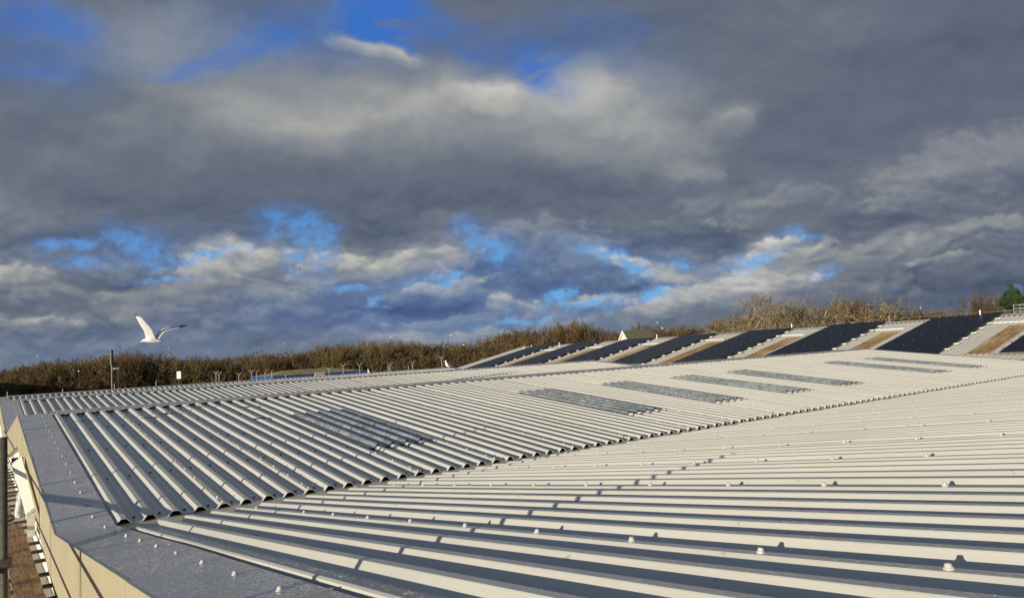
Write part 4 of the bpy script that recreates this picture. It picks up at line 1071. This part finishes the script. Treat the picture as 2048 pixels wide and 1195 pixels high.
mb = MB(); mb.box((xc-wv*.35, YF-2.8, (zc+GZ)/2-.4), (.25, .2, zc-GZ-.8)); part(mb, 'post', M['galv'], sg)
mb = MB(); mb.box((xc+wv*.35, YF-2.8, (zc+GZ)/2-.4), (.25, .2, zc-GZ-.8)); part(mb, 'post', M['galv'], sg)
mb = MB()
for i in range(8): mb.box((xc-wv*.38+wv*.11*i, YF-3.12, zc+.12), (wv*.07, .03, .5))
tag(part(mb, 'lettering', M['redtext'], bd), kind='stuff')

# white gabled house behind the solar roof
Dh = 76/U
ap = at_d(1247, 662.5, Dh); l_ = at_d(1234.5, 681, Dh); 
gd = (LRT*.90 + Vector((FWD[0], FWD[1], 0)).normalized()*.42).normalized()      # ridge direction
wd = Vector((-gd.y, gd.x, 0))
hs = thing('house', (ap[0], ap[1], GZ), 'house with a white gable and mossy tiled roof peeping over the solar roof', 'house')
W_, Hh, Lg = 3.5*1.55, 5.2*1.25, 13.5
apx = Vector((0, 0, ap[2]-GZ)); e1 = apx-wd*W_-Vector((0, 0, Hh)); e2 = apx+wd*W_-Vector((0, 0, Hh))
mb = MB(); b1 = Vector((e1.x, e1.y, 0)); b2 = Vector((e2.x, e2.y, 0))
mb.prism([b1, b2, e2, apx-Vector((0, 0, .1)), e1], gd*.8); mb.build('gable_wall', M['white'], hs)
mb = MB()
for e in (e1, e2):
    o_ = (e-apx).normalized()*.7; nrm_ = (e-apx).cross(gd).normalized()*.35
    mb.prism([apx-gd*.5, apx+gd*Lg, e+o_+gd*Lg, e+o_-gd*.5], Vector((0, 0, .35)))
rf = mb.build('roof', M['tile'], hs)
mb = MB()
for e in (e1, e2):
    o_ = (e-apx).normalized()*.75; mb.prism([apx-gd*.75+Vector((0, 0, .45)), e+o_-gd*.75+Vector((0, 0, .45)), e+o_-gd*.75-Vector((0, 0, .5)), apx-gd*.75-Vector((0, 0, .6))], gd*.3)
mb.build('barge_board', M['white'], rf)
mb = MB(); c = apx-Vector((0, 0, 4.6))-gd*.1; mb.prism([c-wd*1.3-Vector((0, 0, 1.6)), c+wd*1.3-Vector((0, 0, 1.6)), c+wd*1.3-Vector((0, 0, .2)), c+Vector((0, 0, 1.2)), c-wd*1.3-Vector((0, 0, .2))], gd*.12-gd*.05); mb.build('gable_window', M['glassdark'], hs)
mb = MB(); mb.prism([b1+gd*.8, b2+gd*.8, e2+gd*.8, e1+gd*.8], gd*(Lg-1.2)); mb.build('wall', M['brick'], hs)

# ------------------------------------------------------------------ gulls
def rings(pts, n=14):
    """pts: (centre Vector, radius across, radius up, axis tangent)"""
    out = []
    for i, (c, rw, rh) in enumerate(pts):
        a = pts[max(0, i-1)][0]; b = pts[min(len(pts)-1, i+1)][0]; t = (b-a).normalized()
        s = t.cross(Vector((0, 1, 0))); s = Vector((0, 1, 0)); u = t.cross(s).normalized()
        out.append([tuple(c+s*(rw*math.cos(q*2*math.pi/n))+u*(rh*math.sin(q*2*math.pi/n))) for q in range(n)])
    return out
def standing_gull(px, py, D, label, hgt, yaw, z=None, pitch_=0.):
    d = at_d(px, py, D/U) if z is None else np.array(z)
    a = thing('gull', tuple(d), label, 'gull', 'gulls standing on the ridges', rz=yaw)
    k = hgt/2.05
    V3 = lambda x, z_: Vector((x*k, 0, z_*k))
    # x is forwards (towards the bill), z up; body upright, tail behind
    sp_ = [(V3(-1.02, .62), .03*k, .02*k), (V3(-.85, .66), .12*k, .06*k), (V3(-.6, .70), .20*k, .14*k), (V3(-.3, .78), .29*k, .26*k), (V3(.0, .88), .34*k, .35*k), (V3(.22, 1.02), .33*k, .36*k), (V3(.36, 1.2), .26*k, .28*k),
           (V3(.42, 1.38), .18*k, .18*k), (V3(.44, 1.55), .155*k, .16*k), (V3(.47, 1.70), .165*k, .185*k), (V3(.52, 1.82), .15*k, .17*k), (V3(.58, 1.90), .09*k, .10*k), (V3(.61, 1.93), .02*k, .02*k)]
    mb = MB(); mb.loft(rings(sp_)); body = mb.build('body', M['feather'], a, smooth=True)
    for s_ in (-1, 1):
        w = MB(); rs = []
        for t, (x, z_, hw) in enumerate([(.22, 1.04, .05), (.05, 1.02, .22), (-.2, .92, .26), (-.5, .80, .20), (-.8, .72, .12), (-1.15, .64, .04)]):
            c = Vector((x*k, s_*(.345 if t in (1, 2) else .30 if t < 4 else .16)*k, z_*k))
            rs.append([tuple(c+Vector((0, s_*.03*k*math.cos(q*math.pi/4), hw*k*math.sin(q*math.pi/4)))) for q in range(8)])
        w.loft(rs); w.loft([[tuple(Vector(p)+Vector((-.02, s_*.01, 0))) for p in rs[4]], [tuple(Vector(p)*1.0+Vector((-.12*k, 0, -.02*k))) for p in rs[5]]], 1)
        w.build('wing', [M['greywing'], M['black']], a, smooth=True)
        l = MB(); l.tube((.02*k, s_*.13*k, .62*k), (0, s_*.13*k, .03*k), .028*k, .022*k, 6); l.box((.07*k, s_*.13*k, .02*k), (.24*k, .12*k, .03*k)); l.build('leg', M['pinkleg'], a)
    bm_ = MB(); bm_.loft(rings([(V3(.60, 1.84), .05*k, .055*k), (V3(.78, 1.80), .04*k, .045*k), (V3(.90, 1.76), .03*k, .035*k), (V3(.94, 1.72), .008*k, .01*k)], 8)); bm_.build('bill', M['bill'], a)
    for s_ in (-1, 1):
        e = MB(); e.loft(rings([(Vector((.56*k, s_*.125*k, 1.84*k)), .02*k, .02*k), (Vector((.60*k, s_*.118*k, 1.84*k)), .02*k, .02*k)], 6)); e.build('eye', M['black'], a)
    return a
lyaw = math.atan2(-LRT.y, -LRT.x)          # facing left in the photo
zz1 = at_y(897, 734.5, YR2+40)
gz2 = ZR3+.12; P2 = at_y(897, 736, YR2)
g2 = standing_gull(0, 0, 0, 'larger standing gull on the second ridge near the solar roof, facing left', 1.95, lyaw+.15, z=(P2[0], YR2, ZR2+.10))
P1_ = at_y(739, 750, YR2); g1 = standing_gull(0, 0, 0, 'smaller standing gull on the second ridge, seen from the front', 1.22, lyaw+1.0, z=(P1_[0], YR2, ZR2+.10))

# flying gull, wings raised
C = at_d(304, 675, 24.0/U); fg = thing('gull', tuple(C), 'white gull flying left with both wings raised above the trees', 'gull')
I = LRT; J = Vector((0, 0, 1)); K = -Vector((FWD[0], FWD[1], 0)).normalized()      # right, up, towards the viewer
S_ = (24.0/U)/FOC      # layout units per photo pixel at that distance
def w3(x, y, k_): return I*((x-304)*S_*1.0)+J*((675-y)*S_)+K*(k_)
def rngs(cl, n=14):
    out = []
    for i, (x, y, k_, ru, rk) in enumerate(cl):
        c = w3(x, y, k_); out.append([tuple(c+(J*math.sin(q*2*math.pi/n)*ru+K*math.cos(q*2*math.pi/n)*rk)*S_) for q in range(n)])
    return out
body = [(287.0, 680.7, .28, .5, .5), (288.5, 680.2, .27, 1.5, 1.5), (290.5, 679.3, .25, 2.3, 2.2), (293, 679.0, .22, 2.7, 2.6), (296, 678.9, .18, 3.7, 3.6), (300, 678.6, .1, 4.9, 4.6), (304, 678.8, .0, 5.4, 5.0), (308, 679.5, -.1, 4.7, 4.2), (311.5, 680.4, -.18, 3.3, 3.0), (314.5, 681.0, -.25, 1.7, 2.6), (317, 681.2, -.3, .8, 3.2), (319.5, 681.3, -.36, .25, 3.0)]
mb = MB(); mb.loft(rngs(body), 0)
def wing(le, te, ks, kt, th=.9, tip=.8, under=0, upper=1, side=1):
    """le/te: leading and trailing edge points; two skins with thickness; tip part black"""
    n = len(le); m_ = 7; 
    for sgn, mi in ((1, under), (-1, upper)):
        V = []; F = []; MI = []
        for i in range(n):
            a = w3(le[i][0], le[i][1], ks[i]); b = w3(te[i][0], te[i][1], kt[i]); nrm = (b-a)
            for j in range(m_+1):
                t = j/m_; bulge = math.sin(math.pi*t)**.7*th*S_*(1-.7*i/n)*(.55 if sgn > 0 else .9)*side
                V.append(tuple(a.lerp(b, t)+(K*sgn*bulge)+I*(.0)))
        for i in range(n-1):
            for j in range(m_):
                q = (i*(m_+1)+j, i*(m_+1)+j+1, (i+1)*(m_+1)+j+1, (i+1)*(m_+1)+j); F.append(q if sgn > 0 else q[::-1]); MI.append(2 if (i+.5)/(n-1) > tip else (0 if (j == m_-1 or (j == 0 and i < 4)) else mi))
        b0 = len(mb.v); mb.v += V
        for f, k_ in zip(F, MI): mb.f.append(tuple(b0+x for x in f)); mb.mi.append(k_)
zf = lambda p: (250+p[0]/13.28, 610+p[1]/13.28)
le = [zf(p) for p in [(590, 930), (597, 800), (585, 700), (540, 590), (500, 490), (470, 400), (455, 340), (436, 283)]]
te = [zf(p) for p in [(800, 900), (768, 790), (745, 680), (690, 580), (630, 490), (580, 400), (535, 355), (462, 312)]]
wing(le, te, [.25, .4, .55, .75, .9, 1.05, 1.12, 1.2], [.05, .15, .3, .5, .7, .9, 1.0, 1.1], tip=.86, under=0, upper=1)
le = [zf(p) for p in [(780, 850), (800, 770), (850, 690), (930, 650), (1040, 622), (1150, 600), (1250, 582), (1330, 576), (1410, 580)]]
te = [zf(p) for p in [(870, 900), (890, 850), (945, 765), (1010, 708), (1090, 678), (1170, 660), (1250, 648), (1310, 640), (1380, 602)]]
# the far wing shows its dark upper skin to the viewer
wing(le, te, [-.2, -.35, -.55, -.8, -1.05, -1.3, -1.5, -1.65, -1.8], [-.1, -.2, -.3, -.5, -.75, -1.0, -1.25, -1.45, -1.75], tip=.72, under=1, upper=1)
mb.build('body', [M['feather'], M['greywing'], M['black']], fg, smooth=True)
t = MB(); t.loft(rngs([(288, 680.6, .28, .9, .8), (286, 681.2, .28, .65, .6), (284.6, 682.0, .28, .3, .3)], 8)); t.build('bill', M['bill'], fg)
t = MB(); a_ = w3(310, 682.5, -.1); t.tube(a_, a_+I*.18-J*.16, .035, .03, 6); t.tube(a_+I*.18-J*.16, a_+I*.30-J*.15, .05, .03, 6); t.build('foot', M['pinkleg'], fg)
# distant gulls, tiny
def far_gull(px, py, D, label, s_=1.0, dark=False):
    P = at_d(px, py, D/U); a = thing('gull', tuple(P), label, 'gull', 'distant flying gulls', rz=math.atan2(LRT.y, LRT.x))
    t = MB(); t.loft([[(x, r*math.cos(q*.785), r*.9*math.sin(q*.785)) for q in range(8)] for x, r in ((-1.1*s_, .02), (-.75*s_, .13*s_), (-.2*s_, .26*s_), (.4*s_, .24*s_), (.8*s_, .12*s_), (1.1*s_, .02))])
    for sg_ in (-1, 1):
        t.prism([(-.3*s_, sg_*.15, .1), (.35*s_, sg_*.15, .1), (.2*s_, sg_*1.2*s_, .85*s_), (-.35*s_, sg_*2.4*s_, .9*s_), (-.3*s_, sg_*1.1*s_, .7*s_)], (0, 0, .05))
    t.build('body', M['black'] if dark else M['feather'], a, smooth=False)
far_gull(902, 669.5, 90, 'tiny white gull in the sky above the tree belt, left of the solar roof', .7)
far_gull(927, 689.5, 88, 'tiny white gull against the tree belt left of the solar roof', .7)
far_gull(1314.5, 645.5, 95, 'tiny white gull above the trees right of the white gable', .5)
far_gull(1324.5, 656.5, 80, 'tiny white gull against the trees right of the white gable', .6)
far_gull(781, 674.5, 100, 'tiny white gull just above the tree tops left of centre', .7)
far_gull(337.5, 697.0, 60, 'tiny pale gull low in the sky below the flying gull', .4) if False else None
far_gull(600, 537.5, 120, 'tiny dark bird alone high in the cloudy sky', .7, True)
